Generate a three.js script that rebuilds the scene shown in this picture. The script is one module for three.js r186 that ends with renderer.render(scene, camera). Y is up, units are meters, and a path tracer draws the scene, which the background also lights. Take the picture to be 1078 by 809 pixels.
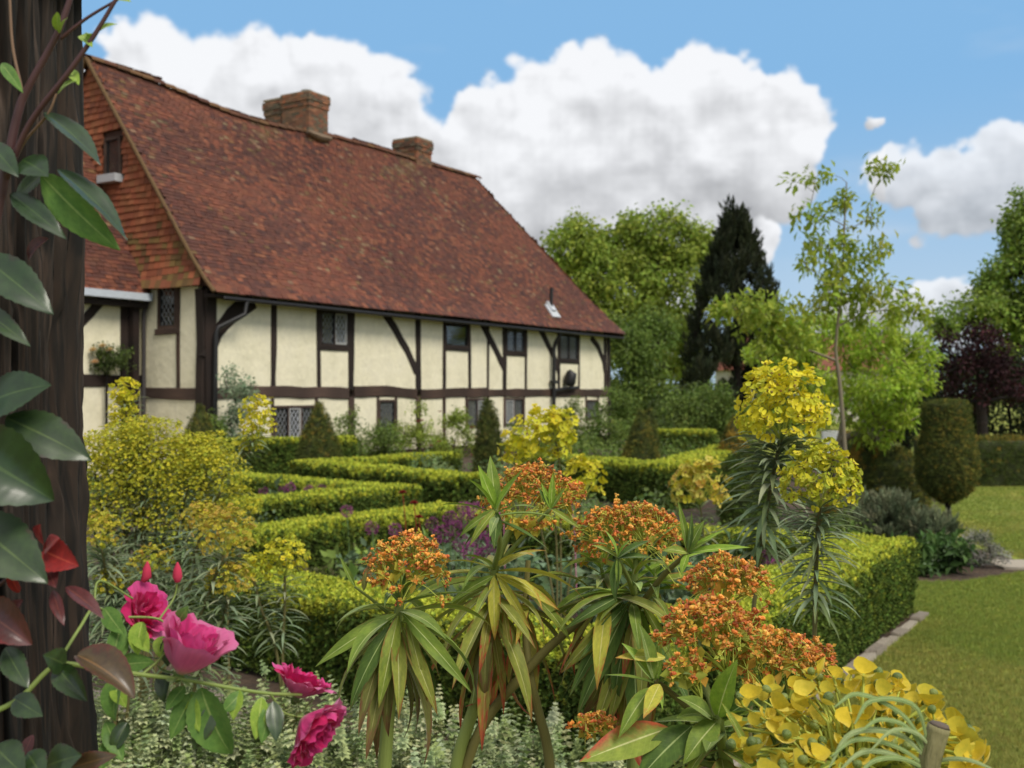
import * as THREE from 'three';
import { mergeGeometries } from 'three/addons/utils/BufferGeometryUtils.js';

// ---------------------------------------------------------------- camera, sky, sun, exposure
const EYE = 1.7, F = 1150, CX = 539, HZ = 414;            // eye height (m) and the lens, in photograph pixels
const EXPOSURE = 1.5;
const scene = new THREE.Scene();
const camera = new THREE.PerspectiveCamera(2 * Math.atan(404.5 / F) * 180 / Math.PI, 4 / 3, 0.05, 600);
camera.position.set(0, EYE, 0);
camera.rotation.x = Math.atan((HZ - 404.5) / F);
camera.focus = 1.75;
camera.userData.fStop = 8;
const renderer = new THREE.WebGLRenderer({ antialias: true });
renderer.toneMapping = THREE.LinearToneMapping;
renderer.toneMappingExposure = EXPOSURE;
renderer.shadowMap.enabled = true;
const SUN_DIR = new THREE.Vector3(0.42, 0.78, 0.5).normalize();
const sun = new THREE.DirectionalLight(new THREE.Color().setRGB(1, 0.93, 0.82), 2.0);
sun.name = 'sun';
sun.position.copy(SUN_DIR).multiplyScalar(80);
sun.shadow.radius = 45;
sun.castShadow = true;
sun.shadow.mapSize.set(2048, 2048);
Object.assign(sun.shadow.camera, { left: -40, right: 40, top: 40, bottom: -40, near: 1, far: 200 });
scene.add(sun, sun.target);

// ---------------------------------------------------------------- random numbers and noise
function rng(a) {
  return () => { a = (a + 0x6d2b79f5) | 0; let t = Math.imul(a ^ (a >>> 15), 1 | a); t = (t + Math.imul(t ^ (t >>> 7), 61 | t)) ^ t; return ((t ^ (t >>> 14)) >>> 0) / 4294967296; };
}
let R = rng(1);
const seed = (n) => { R = rng(n * 7919 + 13); };
const rr = (a, b) => a + (b - a) * R();
const gauss = () => (R() + R() + R() + R() - 2) * 1.0;
const pick = (a) => a[Math.floor(R() * a.length) % a.length];
const clamp = (x, a = 0, b = 1) => Math.min(b, Math.max(a, x));
const sstep = (a, b, x) => { const t = clamp((x - a) / (b - a)); return t * t * (3 - 2 * t); };
const lerp = (a, b, t) => a + (b - a) * t;
function hash(x, y, z) {
  let h = Math.imul(x, 374761393) ^ Math.imul(y, 668265263) ^ Math.imul(z, 2147483647 ^ 0x5bd1e995);
  h = Math.imul(h ^ (h >>> 13), 1274126177);
  return ((h ^ (h >>> 16)) >>> 0) / 4294967296;
}
function vn(x, y, z = 0, p = 0) {                            // value noise, optionally repeating every p cells
  const ix = Math.floor(x), iy = Math.floor(y), iz = Math.floor(z);
  let fx = x - ix, fy = y - iy, fz = z - iz;
  fx = fx * fx * (3 - 2 * fx); fy = fy * fy * (3 - 2 * fy); fz = fz * fz * (3 - 2 * fz);
  const m = (k) => (p ? ((k % p) + p) % p : k);
  const x0 = m(ix), x1 = m(ix + 1), y0 = m(iy), y1 = m(iy + 1);
  const L = (zz) => lerp(lerp(hash(x0, y0, zz), hash(x1, y0, zz), fx), lerp(hash(x0, y1, zz), hash(x1, y1, zz), fx), fy);
  return fz === 0 ? L(iz) : lerp(L(iz), L(iz + 1), fz);
}
function fbm(x, y, z = 0, o = 4, p = 0) {
  let s = 0, a = 0.5, n = 0;
  for (let i = 0; i < o; i++) { s += a * vn(x, y, z + i * 17, p); n += a; a *= 0.5; x *= 2; y *= 2; z *= 2; p *= 2; }
  return s / n;
}

// ---------------------------------------------------------------- the sky: blue air with broken cumulus all round
{
  const W = 4096, H = 2048, data = new Float32Array(W * H * 4);
  const ang = (px, py) => { const az = Math.atan((px - CX) / F); return [az, Math.atan((HZ - py) / F * Math.cos(az))]; };
  const puffs = [];                                         // azimuth, elevation, radius, how white it is
  const add = (px, py, r, w) => { const [a, e] = ang(px, py); puffs.push([a, e, r / F, w]); };
  for (const q of [[158, 68, 48, 1], [120, 110, 40, .95], [205, 92, 55, 1], [262, 84, 46, 1], [312, 76, 40, 1], [352, 80, 45, 1], [392, 108, 44, 1], [255, 130, 70, .92], [340, 140, 75, .9], [418, 140, 40, .96],
    [444, 172, 36, .92], [470, 158, 34, .95], [505, 128, 36, .98], [500, 170, 55, .9], [555, 118, 50, 1], [598, 96, 42, 1], [640, 92, 40, 1], [668, 110, 30, .98], [620, 150, 75, .9], [700, 130, 55, .95], [740, 92, 44, 1], [775, 88, 30, 1],
    [800, 122, 50, .98], [838, 128, 32, .98], [856, 148, 24, .95], [760, 160, 75, .92], [690, 190, 75, .86], [590, 200, 80, .84], [510, 215, 65, .86], [640, 232, 60, .76], [740, 222, 60, .78], [815, 185, 45, .88], [560, 245, 55, .75], [480, 240, 50, .78],
    [924, 126, 8, .86], [962, 190, 34, .86], [1000, 178, 26, .9], [1046, 168, 36, .95], [1085, 172, 40, .95], [1010, 208, 34, .84], [1060, 205, 40, .84], [975, 226, 20, .84], 
    [808, 256, 22, .92], [985, 318, 22, .84], [1010, 330, 30, .8], [945, 340, 30, .72], [890, 350, 30, .7], [1075, 330, 30, .8], [700, 330, 40, .75], [610, 340, 40, .7]]) add(...q);
  seed(5);
  for (let k = 0; k < 84; k++) {  // clusters out of view, extra ones added to brighten the light from the sky
    const el = 0.04 + 1.25 * Math.pow(R(), 1.25), az = rr(-Math.PI, Math.PI);
    if (Math.abs(az) < 0.62 && el < 0.42) continue;
    const s = rr(0.06, 0.13) * (1 + el * 0.9), n = 8 + Math.floor(R() * 6);
    for (let i = 0; i < n; i++) {
      const dx = gauss() * 1.5, up = R();
      puffs.push([az + dx * s * 1.7 / Math.cos(Math.min(el, 1.2)), el + up * s * 1.1 * Math.max(0.3, 1 - Math.abs(dx) * 0.5), s * rr(0.45, 0.8), lerp(0.76, 1, up)]);
    }
  }
  const blueHi = [0.13, 0.32, 0.68], blueMid = [0.24, 0.48, 0.78], blueLo = [0.52, 0.67, 0.81];
  const bins = 96, byAz = Array.from({ length: bins }, () => []);
  for (const q of puffs) for (let b = 0; b < bins; b++) {
    const mid = (b + 0.5) / bins * 2 * Math.PI - Math.PI;
    let d = Math.abs(mid - q[0]); d = Math.min(d, 2 * Math.PI - d);
    if ((d - Math.PI / bins) * Math.cos(Math.min(1.5, q[1] + q[2])) < q[2] * 1.5) byAz[b].push(q);
  }
  for (let j = H / 2; j < H; j++) {
    const el = ((j + 0.5) / H - 0.5) * Math.PI, ce = Math.cos(el), se = Math.sin(el);
    for (let i = 0; i < W; i++) {
      const th = ((i + 0.5) / W - 0.5) * 2 * Math.PI;       // x = cos, z = sin; azimuth is measured from the view axis -z to the right
      const dx = Math.cos(th) * ce, dz = Math.sin(th) * ce, az = Math.atan2(dx, -dz);
      const t = se, blue = [0, 1, 2].map((c) => (t < 0.28 ? lerp(blueLo[c], blueMid[c], sstep(-0.02, 0.28, t)) : lerp(blueMid[c], blueHi[c], sstep(0.28, 0.95, t))));
      const X = dx * 9, Y = se * 9, Z = dz * 9;
      const n1 = fbm(X * 1.1 + 3, Y * 1.6, Z * 1.1 + 7, 3) - 0.5, n2 = fbm(X * 3.2, Y * 3.6 + 9, Z * 3.2, 5) - 0.5, n3 = fbm(X * 3.2 + 31, Y * 3.6, Z * 3.2 + 5, 4) - 0.5;
      const bil = (x, y, z) => { let s = 0, a = 0.5; for (let k = 0; k < 4; k++) { s += a * (1 - Math.abs(2 * vn(x, y, z + k * 13) - 1)); a *= 0.55; x *= 2.1; y *= 2.1; z *= 2.1; } return s - 0.5; };
      let nb = 0, rise = 0, best = -1, w = 0, ws = 0;
      for (const q of byAz[clamp(Math.floor((az + Math.PI) / (2 * Math.PI) * bins), 0, bins - 1)]) {
        let da = az - q[0]; if (da > Math.PI) da -= 2 * Math.PI; if (da < -Math.PI) da += 2 * Math.PI;
        const ex = da * ce + n2 * 0.05 + n1 * 0.02, ey = el - q[1] + n3 * 0.045, d2 = (ex * ex + ey * ey) / (q[2] * q[2]);
        if (d2 > 1.9) continue;
        const h = 1 - d2; if (h > best) best = h;
        const k = Math.max(0, 1.25 - d2); const kk = k * k;
        w += kk * (q[3] + 0.20 * ey / q[2]); ws += kk;
      }
      if (best > -0.9) { nb = bil(X * 1.7, Y * 1.9, Z * 1.7); rise = nb - bil(X * 1.7 + 0.06, Y * 1.9 + 0.16, Z * 1.7 + 0.06); }
      const a = (az > 0.33 && az < 0.6 && el < 0.3 ? 0.86 : 1) * sstep(-0.2, 0.22, best + n2 * 0.45 + nb * 0.55) * sstep(0, 0.02, se + 0.012);
      let lum = ws > 0 ? w / ws : 0.8;
      lum = clamp(lum * 0.95 + n2 * 0.22 + n3 * 0.22 + n1 * 0.25 + rise * 0.35, 0.45, 1.0);
      lum = Math.pow(lum, 1.45) * 0.94;
      const wisp = 0.3 * sstep(0.5, 0.8, fbm(X * 0.7 + 2, Y * 2.4, Z * 0.7, 4));
      const o = (j * W + i) * 4;
      for (let c = 0; c < 3; c++) {
        const cl = lum * [0.985, 1.0, 1.03][c] + (1 - lum) * [0, 0.006, 0.02][c];
        data[o + c] = lerp(lerp(blue[c], 0.8, wisp), cl, a) / EXPOSURE;
      }
      data[o + 3] = 1;
    }
  }
  for (let o = 0; o < W * H / 2; o++) { data[o * 4] = 0.16; data[o * 4 + 1] = 0.18; data[o * 4 + 2] = 0.13; data[o * 4 + 3] = 1; }
  const t = new THREE.DataTexture(data, W, H, THREE.RGBAFormat, THREE.FloatType);
  t.mapping = THREE.EquirectangularReflectionMapping; t.magFilter = THREE.LinearFilter; t.minFilter = THREE.LinearFilter; t.needsUpdate = true;
  scene.background = t; scene.environment = t;
}

// ---------------------------------------------------------------- helpers
const V = (x, y, z) => new THREE.Vector3(x, y, z);
const P = (px, py, d) => V((px - CX) / F * d, EYE - (py - HZ) / F * d, -d);            // what the photograph shows at (px, py), d metres away
const lin = (r, g, b) => new THREE.Color().setRGB(r, g, b);
const rgb = (r, g, b) => new THREE.Color(r / 255, g / 255, b / 255).convertSRGBToLinear();
const taken = new Map();
function numbered(name) { const n = taken.get(name) ?? 0; taken.set(name, n + 1); return n ? name + '_' + String(n).padStart(3, '0') : name; }
function shade(o) { o.castShadow = true; o.receiveShadow = true; return o; }
function thing(name, label, category, base = V(0, 0, 0), group) {
  const o = new THREE.Group(); o.name = numbered(name); o.position.copy(base); o.userData = { label, category };
  if (group) o.userData.group = group;
  scene.add(o); return o;
}
function worldBase(o) { const v = V(0, 0, 0); for (let p = o; p && p !== scene; p = p.parent) v.add(p.position); return v; }
// a part whose geometry is given in scene coordinates (things that are turned, like the house, pass local = true)
function part(parent, name, geo, mat, local = false) {
  const m = shade(new THREE.Mesh(geo, mat)); m.name = name;
  if (!local) m.position.copy(worldBase(parent)).negate();
  parent.add(m); return m;
}
function structure(name, geo, mat) { const m = shade(new THREE.Mesh(geo, mat)); m.name = name; m.userData = { kind: 'structure' }; scene.add(m); return m; }
// many copies of one small shape, in scene coordinates, as one part; list of [Matrix4, Color]
function swarm(parent, name, geo, mat, list, local = false) {
  const m = shade(new THREE.InstancedMesh(geo, mat, list.length)); m.name = name; m.userData = { kind: 'stuff' };
  list.forEach(([mx, c], i) => { m.setMatrixAt(i, mx); m.setColorAt(i, c); });
  if (parent) { if (!local) m.position.copy(worldBase(parent)).negate(); parent.add(m); } else scene.add(m);
  return m;
}
const M4 = () => new THREE.Matrix4();
const _x = V(), _y = V(), _z = V();
// matrix whose +z runs along dir, +y as near as can be to up
function aim(pos, dir, up, sx, sy = sx, sz = sx) {
  _z.copy(dir).normalize(); _x.crossVectors(up, _z);
  if (_x.lengthSq() < 1e-6) _x.crossVectors(V(0.3, 0.2, 1), _z);
  _x.normalize(); _y.crossVectors(_z, _x);
  const m = M4().makeBasis(_x, _y, _z); m.scale(V(sx, sy, sz)); m.setPosition(pos); return m;
}
const rdir = () => { const y = rr(-1, 1), a = rr(0, 6.283), s = Math.sqrt(1 - y * y); return V(s * Math.cos(a), y, s * Math.sin(a)); };
const mixc = (a, b, t) => a.clone().lerp(b, t);
const vary = (c, k = 0.2) => { const f = 1 + (R() * 2 - 1) * k, o = c.clone().multiplyScalar(f); o.r *= 1 + (R() - 0.5) * k; return o; };

class GB {                                                     // geometry builder
  constructor() { this.p = []; this.u = []; this.c = []; this.i = []; this.col = null; }
  v(x, y, z, u = 0, w = 0) { this.p.push(x, y, z); this.u.push(u, w); if (this.col) this.c.push(this.col.r, this.col.g, this.col.b); return this.p.length / 3 - 1; }
  tri(a, b, c) { this.i.push(a, b, c); }
  quad(a, b, c, d) { this.i.push(a, b, c, a, c, d); }
  box(x0, x1, y0, y1, z0, z1, m) {
    const q = [[[x0, y0, z1], [x1, y0, z1], [x1, y1, z1], [x0, y1, z1]], [[x1, y0, z0], [x0, y0, z0], [x0, y1, z0], [x1, y1, z0]], [[x1, y0, z1], [x1, y0, z0], [x1, y1, z0], [x1, y1, z1]],
      [[x0, y0, z0], [x0, y0, z1], [x0, y1, z1], [x0, y1, z0]], [[x0, y1, z1], [x1, y1, z1], [x1, y1, z0], [x0, y1, z0]], [[x0, y0, z0], [x1, y0, z0], [x1, y0, z1], [x0, y0, z1]]];
    q.forEach((f, k) => {
      const ids = f.map((a) => { const v = V(...a); if (m) v.applyMatrix4(m); return this.v(v.x, v.y, v.z, k < 2 ? a[0] : k < 4 ? a[2] : a[0], k < 4 ? a[1] : a[2]); });
      this.quad(...ids);
    });
    return this;
  }
  tube(pts, radii, n = 6, cap = true) {
    const rad = (k) => (Array.isArray(radii) ? radii[k] : radii);
    let nx = V(1, 0, 0), rows = [], len = 0;
    pts.forEach((p, k) => {
      const t = V().subVectors(pts[Math.min(k + 1, pts.length - 1)], pts[Math.max(k - 1, 0)]).normalize();
      if (k === 0 && Math.abs(t.x) > 0.9) nx = V(0, 0, 1);
      nx.addScaledVector(t, -nx.dot(t)).normalize();
      const b = V().crossVectors(t, nx), row = [];
      if (k) len += p.distanceTo(pts[k - 1]);
      for (let j = 0; j <= n; j++) { const a = j / n * 2 * Math.PI, c = Math.cos(a) * rad(k), s = Math.sin(a) * rad(k); row.push(this.v(p.x + nx.x * c + b.x * s, p.y + nx.y * c + b.y * s, p.z + nx.z * c + b.z * s, j / n, len * 4)); }
      rows.push(row);
    });
    for (let k = 0; k + 1 < rows.length; k++) for (let j = 0; j < n; j++) this.quad(rows[k][j], rows[k][j + 1], rows[k + 1][j + 1], rows[k + 1][j]);
    if (cap) for (const [k, flip] of [[0, 1], [rows.length - 1, 0]]) {
      const c = this.v(pts[k].x, pts[k].y, pts[k].z, 0.5, 0.5);
      for (let j = 0; j < n; j++) flip ? this.tri(c, rows[k][j + 1], rows[k][j]) : this.tri(c, rows[k][j], rows[k][j + 1]);
    }
    return this;
  }
  geo() {
    const g = new THREE.BufferGeometry();
    g.setAttribute('position', new THREE.Float32BufferAttribute(this.p, 3)); g.setAttribute('uv', new THREE.Float32BufferAttribute(this.u, 2));
    if (this.c.length) g.setAttribute('color', new THREE.Float32BufferAttribute(this.c, 3));
    g.setIndex(this.i); g.computeVertexNormals(); return g;
  }
}
const boxGeo = (...a) => new GB().box(...a).geo();
const curve = (pts, n) => new THREE.CatmullRomCurve3(pts, false, 'centripetal').getPoints(n);
const taper = (n, a, b) => Array.from({ length: n }, (_, k) => lerp(a, b, k / (n - 1)));

function tex(w, h, f, srgb = true) {                          // f(u, v) gives sRGB 0..255 or a grey value
  const d = new Uint8Array(w * h * 4);
  for (let j = 0; j < h; j++) for (let i = 0; i < w; i++) {
    const c = f((i + 0.5) / w, (j + 0.5) / h), o = (j * w + i) * 4;
    for (let k = 0; k < 3; k++) d[o + k] = clamp(Math.round(Array.isArray(c) ? c[k] : c), 0, 255);
    d[o + 3] = 255;
  }
  const t = new THREE.DataTexture(d, w, h); t.wrapS = t.wrapT = THREE.RepeatWrapping; t.magFilter = THREE.LinearFilter; t.minFilter = THREE.LinearMipmapLinearFilter; t.generateMipmaps = true;
  if (srgb) t.colorSpace = THREE.SRGBColorSpace;
  t.needsUpdate = true; return t;
}
const rep = (t, x, y) => { const c = t.clone(); c.repeat.set(x, y); c.needsUpdate = true; return c; };
const std = (o) => new THREE.MeshStandardMaterial({ roughness: 0.9, side: THREE.DoubleSide, ...o });
const leafy = (o) => new THREE.MeshPhysicalMaterial({ roughness: 0.95, transmission: 0.35, thickness: 0, specularIntensity: 0.5, side: THREE.DoubleSide, ...o });

// shared textures
const tPlaster = tex(512, 512, (u, v) => { const a = fbm(u * 6, v * 6, 1, 5, 6), b = fbm(u * 40, v * 40, 3, 3, 40), s = fbm(u * 9, v * 3, 8, 4, 3) ; const k = 1 - 0.04 * sstep(0.5, 0.8, a) - 0.06 * (b - 0.5) - 0.02 * sstep(0.55, 0.8, s); return [234 * k, 227 * k, 198 * k - 6 * (a - 0.5)]; });
const tPlasterBump = tex(256, 256, (u, v) => 255 * fbm(u * 12, v * 12, 5, 5, 12), false);
const tGrain = tex(256, 512, (u, v) => { const w = fbm(u * 5, v * 2, 2, 3, 2) * 0.12, a = fbm((u + w) * 48, v * 3, 4, 3, 3), b = fbm(u * 10, v * 4, 9, 3, 2); return 255 * clamp(0.25 + a * 0.8 + (b - 0.5) * 0.5); }, false);
const tWood = tex(256, 512, (u, v) => { const w = fbm(u * 5, v * 2, 2, 3, 2) * 0.12, a = fbm((u + w) * 48, v * 3, 4, 3, 3), b = fbm(u * 6, v * 4, 9, 4, 2); const k = 0.6 + 0.75 * (a - 0.2); return [92 * k + 18 * (b - .5), 72 * k + 16 * (b - .5), 62 * k + 14 * (b - .5)]; });
// ================================================================ the ground and the setting
const mat = {};
{
  const tg = tex(1024, 1024, (u, v) => {
    const a = fbm(u * 8, v * 8, 2, 5, 8), b = fbm(u * 90, v * 90, 4, 3, 90), c = fbm(u * 3, v * 3, 9, 4, 3), y = sstep(0.48, 0.72, c * 0.6 + a * 0.4), k = 0.7 + 0.6 * b;
    return [lerp(124, 154, y) * k, lerp(134, 148, y) * k, lerp(46, 62, y) * k];
  });
  mat.lawn = std({ map: rep(tg, 1 / 5, 1 / 5), roughness: 1, bumpMap: rep(tex(256, 256, (u, v) => 255 * fbm(u * 60, v * 60, 1, 3, 60), false), 1, 1), bumpScale: 0.02 });
  const ts = tex(512, 512, (u, v) => { const a = fbm(u * 10, v * 10, 2, 5, 10), b = fbm(u * 60, v * 60, 5, 3, 60), k = 0.55 + 0.5 * a + 0.35 * (b - 0.4); return [88 * k, 70 * k, 54 * k]; });
  mat.soil = std({ map: rep(ts, 1 / 1.5, 1 / 1.5), bumpMap: rep(tex(256, 256, (u, v) => 255 * fbm(u * 24, v * 24, 1, 4, 24), false), 1, 1), bumpScale: 0.03, roughness: 1 });
  const tp = tex(512, 512, (u, v) => { const a = fbm(u * 9, v * 9, 2, 4, 9), b = fbm(u * 128, v * 128, 5, 2, 128), k = 0.7 + 0.25 * a + 0.45 * (b - 0.45); return [150 * k, 138 * k, 124 * k]; });
  mat.gravel = std({ map: rep(tp, 1 / 1.2, 1 / 1.2), bumpMap: rep(tex(256, 256, (u, v) => 255 * vn(u * 128, v * 128, 1, 128), false), 1, 1), bumpScale: 0.012, roughness: 1 });
}
function sheet(name, pts, y, m) {                            // pts: [x, depth]
  const s = new THREE.Shape(pts.map(([x, d]) => new THREE.Vector2(x, d)));
  const g = new THREE.ShapeGeometry(s); const p = g.attributes.position, uv = g.attributes.uv;
  for (let i = 0; i < p.count; i++) { const x = p.getX(i), d = p.getY(i); uv.setXY(i, x, d); p.setXYZ(i, x, y, -d); }
  g.computeVertexNormals(); return structure(name, g, m);
}
sheet('lawn', [[-220, -60], [220, -60], [220, 420], [-220, 420]], 0, mat.lawn);
const kerb = (t) => [2.08 + 0.534 * t, 6.72 + 0.845 * t];
sheet('garden_bed', [kerb(-3.6), kerb(1.95), [2.95, 8.6], [3.35, 9.65], [4.05, 9.85], [4.75, 10.3], [5.15, 10.6], [5.1, 11.6], [4.6, 13.5], [5.2, 15], [7, 17], [6, 40], [-16, 34], [-14, 8], [-7, 6.2], [-1.7, 6.25], [0.2, 4.5]], 0.004, mat.soil);
sheet('front_bed', [[-7, -1], [1.55, -1], [1.3, 2.6], [0.75, 3.7], [-2.1, 5.2], [-7, 5.2]], 0.004, mat.soil);
sheet('gravel_path', [[-7, 5.2], [-2.1, 5.2], [0.75, 3.7], [1.2, 4.1], [0.7, 4.35], [-1.7, 6.25], [-7, 6.2]], 0.008, mat.gravel);
{                                                              // stone edging along the lawn, and the stepping slab
  seed(21);
  const m = [rgb(158, 148, 132), rgb(142, 132, 118), rgb(172, 162, 146)].map((color) => std({ color, bumpMap: rep(tPlasterBump, 3, 3), bumpScale: 0.01 }));
  const root = new THREE.Group(); root.name = 'stone_edging'; root.userData = { kind: 'structure' }; scene.add(root);
  let t = -3.4;
  while (t < 1.9) {
    const L = rr(0.16, 0.38), [x0, d0] = kerb(t), [x1, d1] = kerb(Math.min(1.95, t + L - 0.02)), g = new GB(), nx = 0.845, nd = -0.534;
    const ring = [[x0 - nx * 0.01, d0 - nd * 0.01], [x1 - nx * 0.01, d1 - nd * 0.01], [x1 + nx * rr(0.045, 0.08), d1 + nd * rr(0.045, 0.08)], [x0 + nx * rr(0.045, 0.08), d0 + nd * rr(0.045, 0.08)]], h = rr(0.02, 0.05);
    const lo = ring.map(([x, d]) => g.v(x, -0.02, -d, x * 3, d * 3)), mid = ring.map(([x, d]) => g.v(x, h - 0.012, -d, x * 3, d * 3));
    const cx = (x0 + x1) / 2 + nx * 0.05, cd = (d0 + d1) / 2 + nd * 0.05;
    const hi = ring.map(([x, d]) => g.v(lerp(x, cx, 0.07), h + rr(-0.004, 0.006), -lerp(d, cd, 0.07), x * 3, d * 3));
    for (let k = 0; k < 4; k++) { const n = (k + 1) % 4; g.quad(lo[k], lo[n], mid[n], mid[k]); g.quad(mid[k], mid[n], hi[n], hi[k]); }
    g.quad(...hi); const geo = g.geo().toNonIndexed(); geo.computeVertexNormals(); part(root, 'stone', geo, pick(m), true); t += L;
  }
  for (const [x, d, w, l] of [[5.1, 10.75, 0.75, 0.5], [5.95, 10.7, 0.8, 0.5], [6.85, 10.62, 0.8, 0.52]]) {
    const g = new THREE.BoxGeometry(w, 0.05, l, 4, 1, 3); const p = g.attributes.position;
    for (let i = 0; i < p.count; i++) p.setXYZ(i, p.getX(i) + x + rr(-.012, .012), p.getY(i) + 0.0, p.getZ(i) - d + rr(-.012, .012));
    g.computeVertexNormals(); structure(numbered('stepping_slab'), g, m[2]);
  }
}

// ================================================================ the timber-framed house
const H_POS = V(-6.3, 0, -22.4), H_ANG = Math.atan2(0.855, 0.518), EAVE = 3.8, RIDGE = 9.11, RZ = -3.52, LEN = 18.75;
const house = thing('timber_framed_house', 'long timber-framed house with cream plaster panels and steep red clay tile roof', 'house', H_POS);
house.rotation.y = H_ANG; house.updateMatrixWorld(true);
const H_INV = house.matrixWorld.clone().invert();
function hit(px, py, point, normal) {                         // where the sight line through (px, py) meets a plane of the house, in the house's own axes
  const o = V(0, EYE, 0).applyMatrix4(H_INV), q = P(px, py, 1).applyMatrix4(H_INV), d = q.sub(o);
  return o.addScaledVector(d, V().subVectors(point, o).dot(normal) / d.dot(normal));
}
const fac = (px, py) => { const h = hit(px, py, V(0, 0, 0), V(0, 0, 1)); return [h.x, h.y]; };
const gab = (px, py) => { const h = hit(px, py, V(0, 0, 0), V(1, 0, 0)); return [h.z, h.y]; };
const WINGZ = -1.87;
const wing = (px, py) => { const h = hit(px, py, V(0, 0, WINGZ), V(0, 0, 1)); return [h.x, h.y]; };
const ON = { facade: M4(), gable: M4().makeBasis(V(0, 0, 1), V(0, 1, 0), V(-1, 0, 0)), wing: M4().makeTranslation(0, 0, WINGZ) };
mat.plaster = std({ map: rep(tPlaster, 1 / 2.2, 1 / 2.2), bumpMap: rep(tPlasterBump, 1 / 1.4, 1 / 1.4), bumpScale: 0.012, roughness: 0.95 });
mat.oak = ['#ffffff', '#d8cfc8', '#efe6e0'].map((c) => std({ color: new THREE.Color(c).multiplyScalar(0.3), map: tWood, bumpMap: tGrain, bumpScale: 0.008 }));
mat.greyOak = ['#ffffff', '#e6e0d8'].map((c) => std({ color: new THREE.Color(c).multiplyScalar(0.85), map: tWood, bumpMap: tGrain, bumpScale: 0.008 }));
mat.iron = std({ color: lin(0.012, 0.012, 0.013), roughness: 0.5 });
mat.lead = std({ color: lin(0.45, 0.47, 0.5), roughness: 0.6 }); mat.cames = std({ color: lin(0.2, 0.21, 0.22), roughness: 0.6 });
mat.glass = new THREE.MeshPhysicalMaterial({ color: 0xffffff, roughness: 0.04, transmission: 1, thickness: 0, ior: 1.5, side: THREE.DoubleSide });
mat.casement = std({ color: lin(0.42, 0.42, 0.40), roughness: 0.6 });
let tno = 0;
// a hand-hewn timber: a bent bar along pts [s, h] in one of the wall planes, its edges wandering
function timber(name, pts, w, where = 'facade', m = mat.oak, z1 = 0.035, z0 = -0.1) {
  seed(300 + ++tno);
  const path = [];
  for (let k = 0; k + 1 < pts.length; k++) { const [a, b] = [pts[k], pts[k + 1]], n = Math.max(1, Math.round(Math.hypot(b[0] - a[0], b[1] - a[1]) / 0.28)); for (let i = k ? 1 : 0; i <= n; i++) path.push([lerp(a[0], b[0], i / n), lerp(a[1], b[1], i / n)]); }
  const g = new GB(), o = rr(0, 90), rows = []; let len = 0;
  path.forEach(([x, y], k) => {
    const a = path[Math.max(0, k - 1)], b = path[Math.min(path.length - 1, k + 1)], l = Math.hypot(b[0] - a[0], b[1] - a[1]), nx = -(b[1] - a[1]) / l, ny = (b[0] - a[0]) / l;
    if (k) len += Math.hypot(x - path[k - 1][0], y - path[k - 1][1]);
    const e1 = w / 2 * (1 + (vn(len * 1.7 + o, 1) - 0.5) * 0.34), e2 = w / 2 * (1 + (vn(len * 1.7 + o, 7) - 0.5) * 0.34), zz = z1 + (vn(len * 1.2 + o, 12) - 0.5) * 0.012;
    rows.push([[nx * e1, ny * e1, z0], [nx * e1, ny * e1, zz - 0.012], [nx * (e1 - 0.014), ny * (e1 - 0.014), zz], [-nx * (e2 - 0.014), -ny * (e2 - 0.014), zz], [-nx * e2, -ny * e2, zz - 0.012], [-nx * e2, -ny * e2, z0]]
      .map(([dx, dy, z], j) => { const v = V(x + dx, y + dy, z).applyMatrix4(ON[where]); return g.v(v.x, v.y, v.z, [0, .15, .22, .78, .85, 1][j] + o, len * 0.5 + o); }));
  });
  for (let k = 0; k + 1 < rows.length; k++) for (let j = 0; j < 5; j++) g.quad(rows[k + 1][j], rows[k + 1][j + 1], rows[k][j + 1], rows[k][j]);
  g.quad(rows[0][1], rows[0][2], rows[0][3], rows[0][4]); g.quad(rows[0][0], rows[0][1], rows[0][4], rows[0][5]);
  const e = rows.at(-1); g.quad(e[4], e[3], e[2], e[1]); g.quad(e[5], e[4], e[1], e[0]);
  const geo = g.geo().toNonIndexed(); geo.computeVertexNormals();
  return part(house, name, geo, pick(m), true);
}
function panel(s0, s1, h0, h1, where = 'facade') {             // a plaster infill panel, its face slightly bellied
  if (s1 - s0 < 0.02 || h1 - h0 < 0.02) return;
  seed(900 + ++tno);
  const g = new GB(), n = 5, o = rr(0, 50), front = [];
  for (let j = 0; j <= n; j++) for (let i = 0; i <= n; i++) {
    const x = lerp(s0, s1, i / n), y = lerp(h0, h1, j / n), v = V(x, y, 0.004 + 0.014 * (vn(x * 1.3 + o, y * 1.3) - 0.5) * Math.sin(Math.PI * i / n) * Math.sin(Math.PI * j / n)).applyMatrix4(ON[where]);
    front.push(g.v(v.x, v.y, v.z, x + o, y + o));
  }
  for (let j = 0; j < n; j++) for (let i = 0; i < n; i++) g.quad(front[j * 6 + i], front[j * 6 + i + 1], front[j * 6 + i + 7], front[j * 6 + i + 6]);
  g.box(s0, s1, h0, h1, -0.1, -0.012, ON[where]);
  part(house, 'plaster_panel', g.geo(), mat.plaster, true);
}
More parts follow.
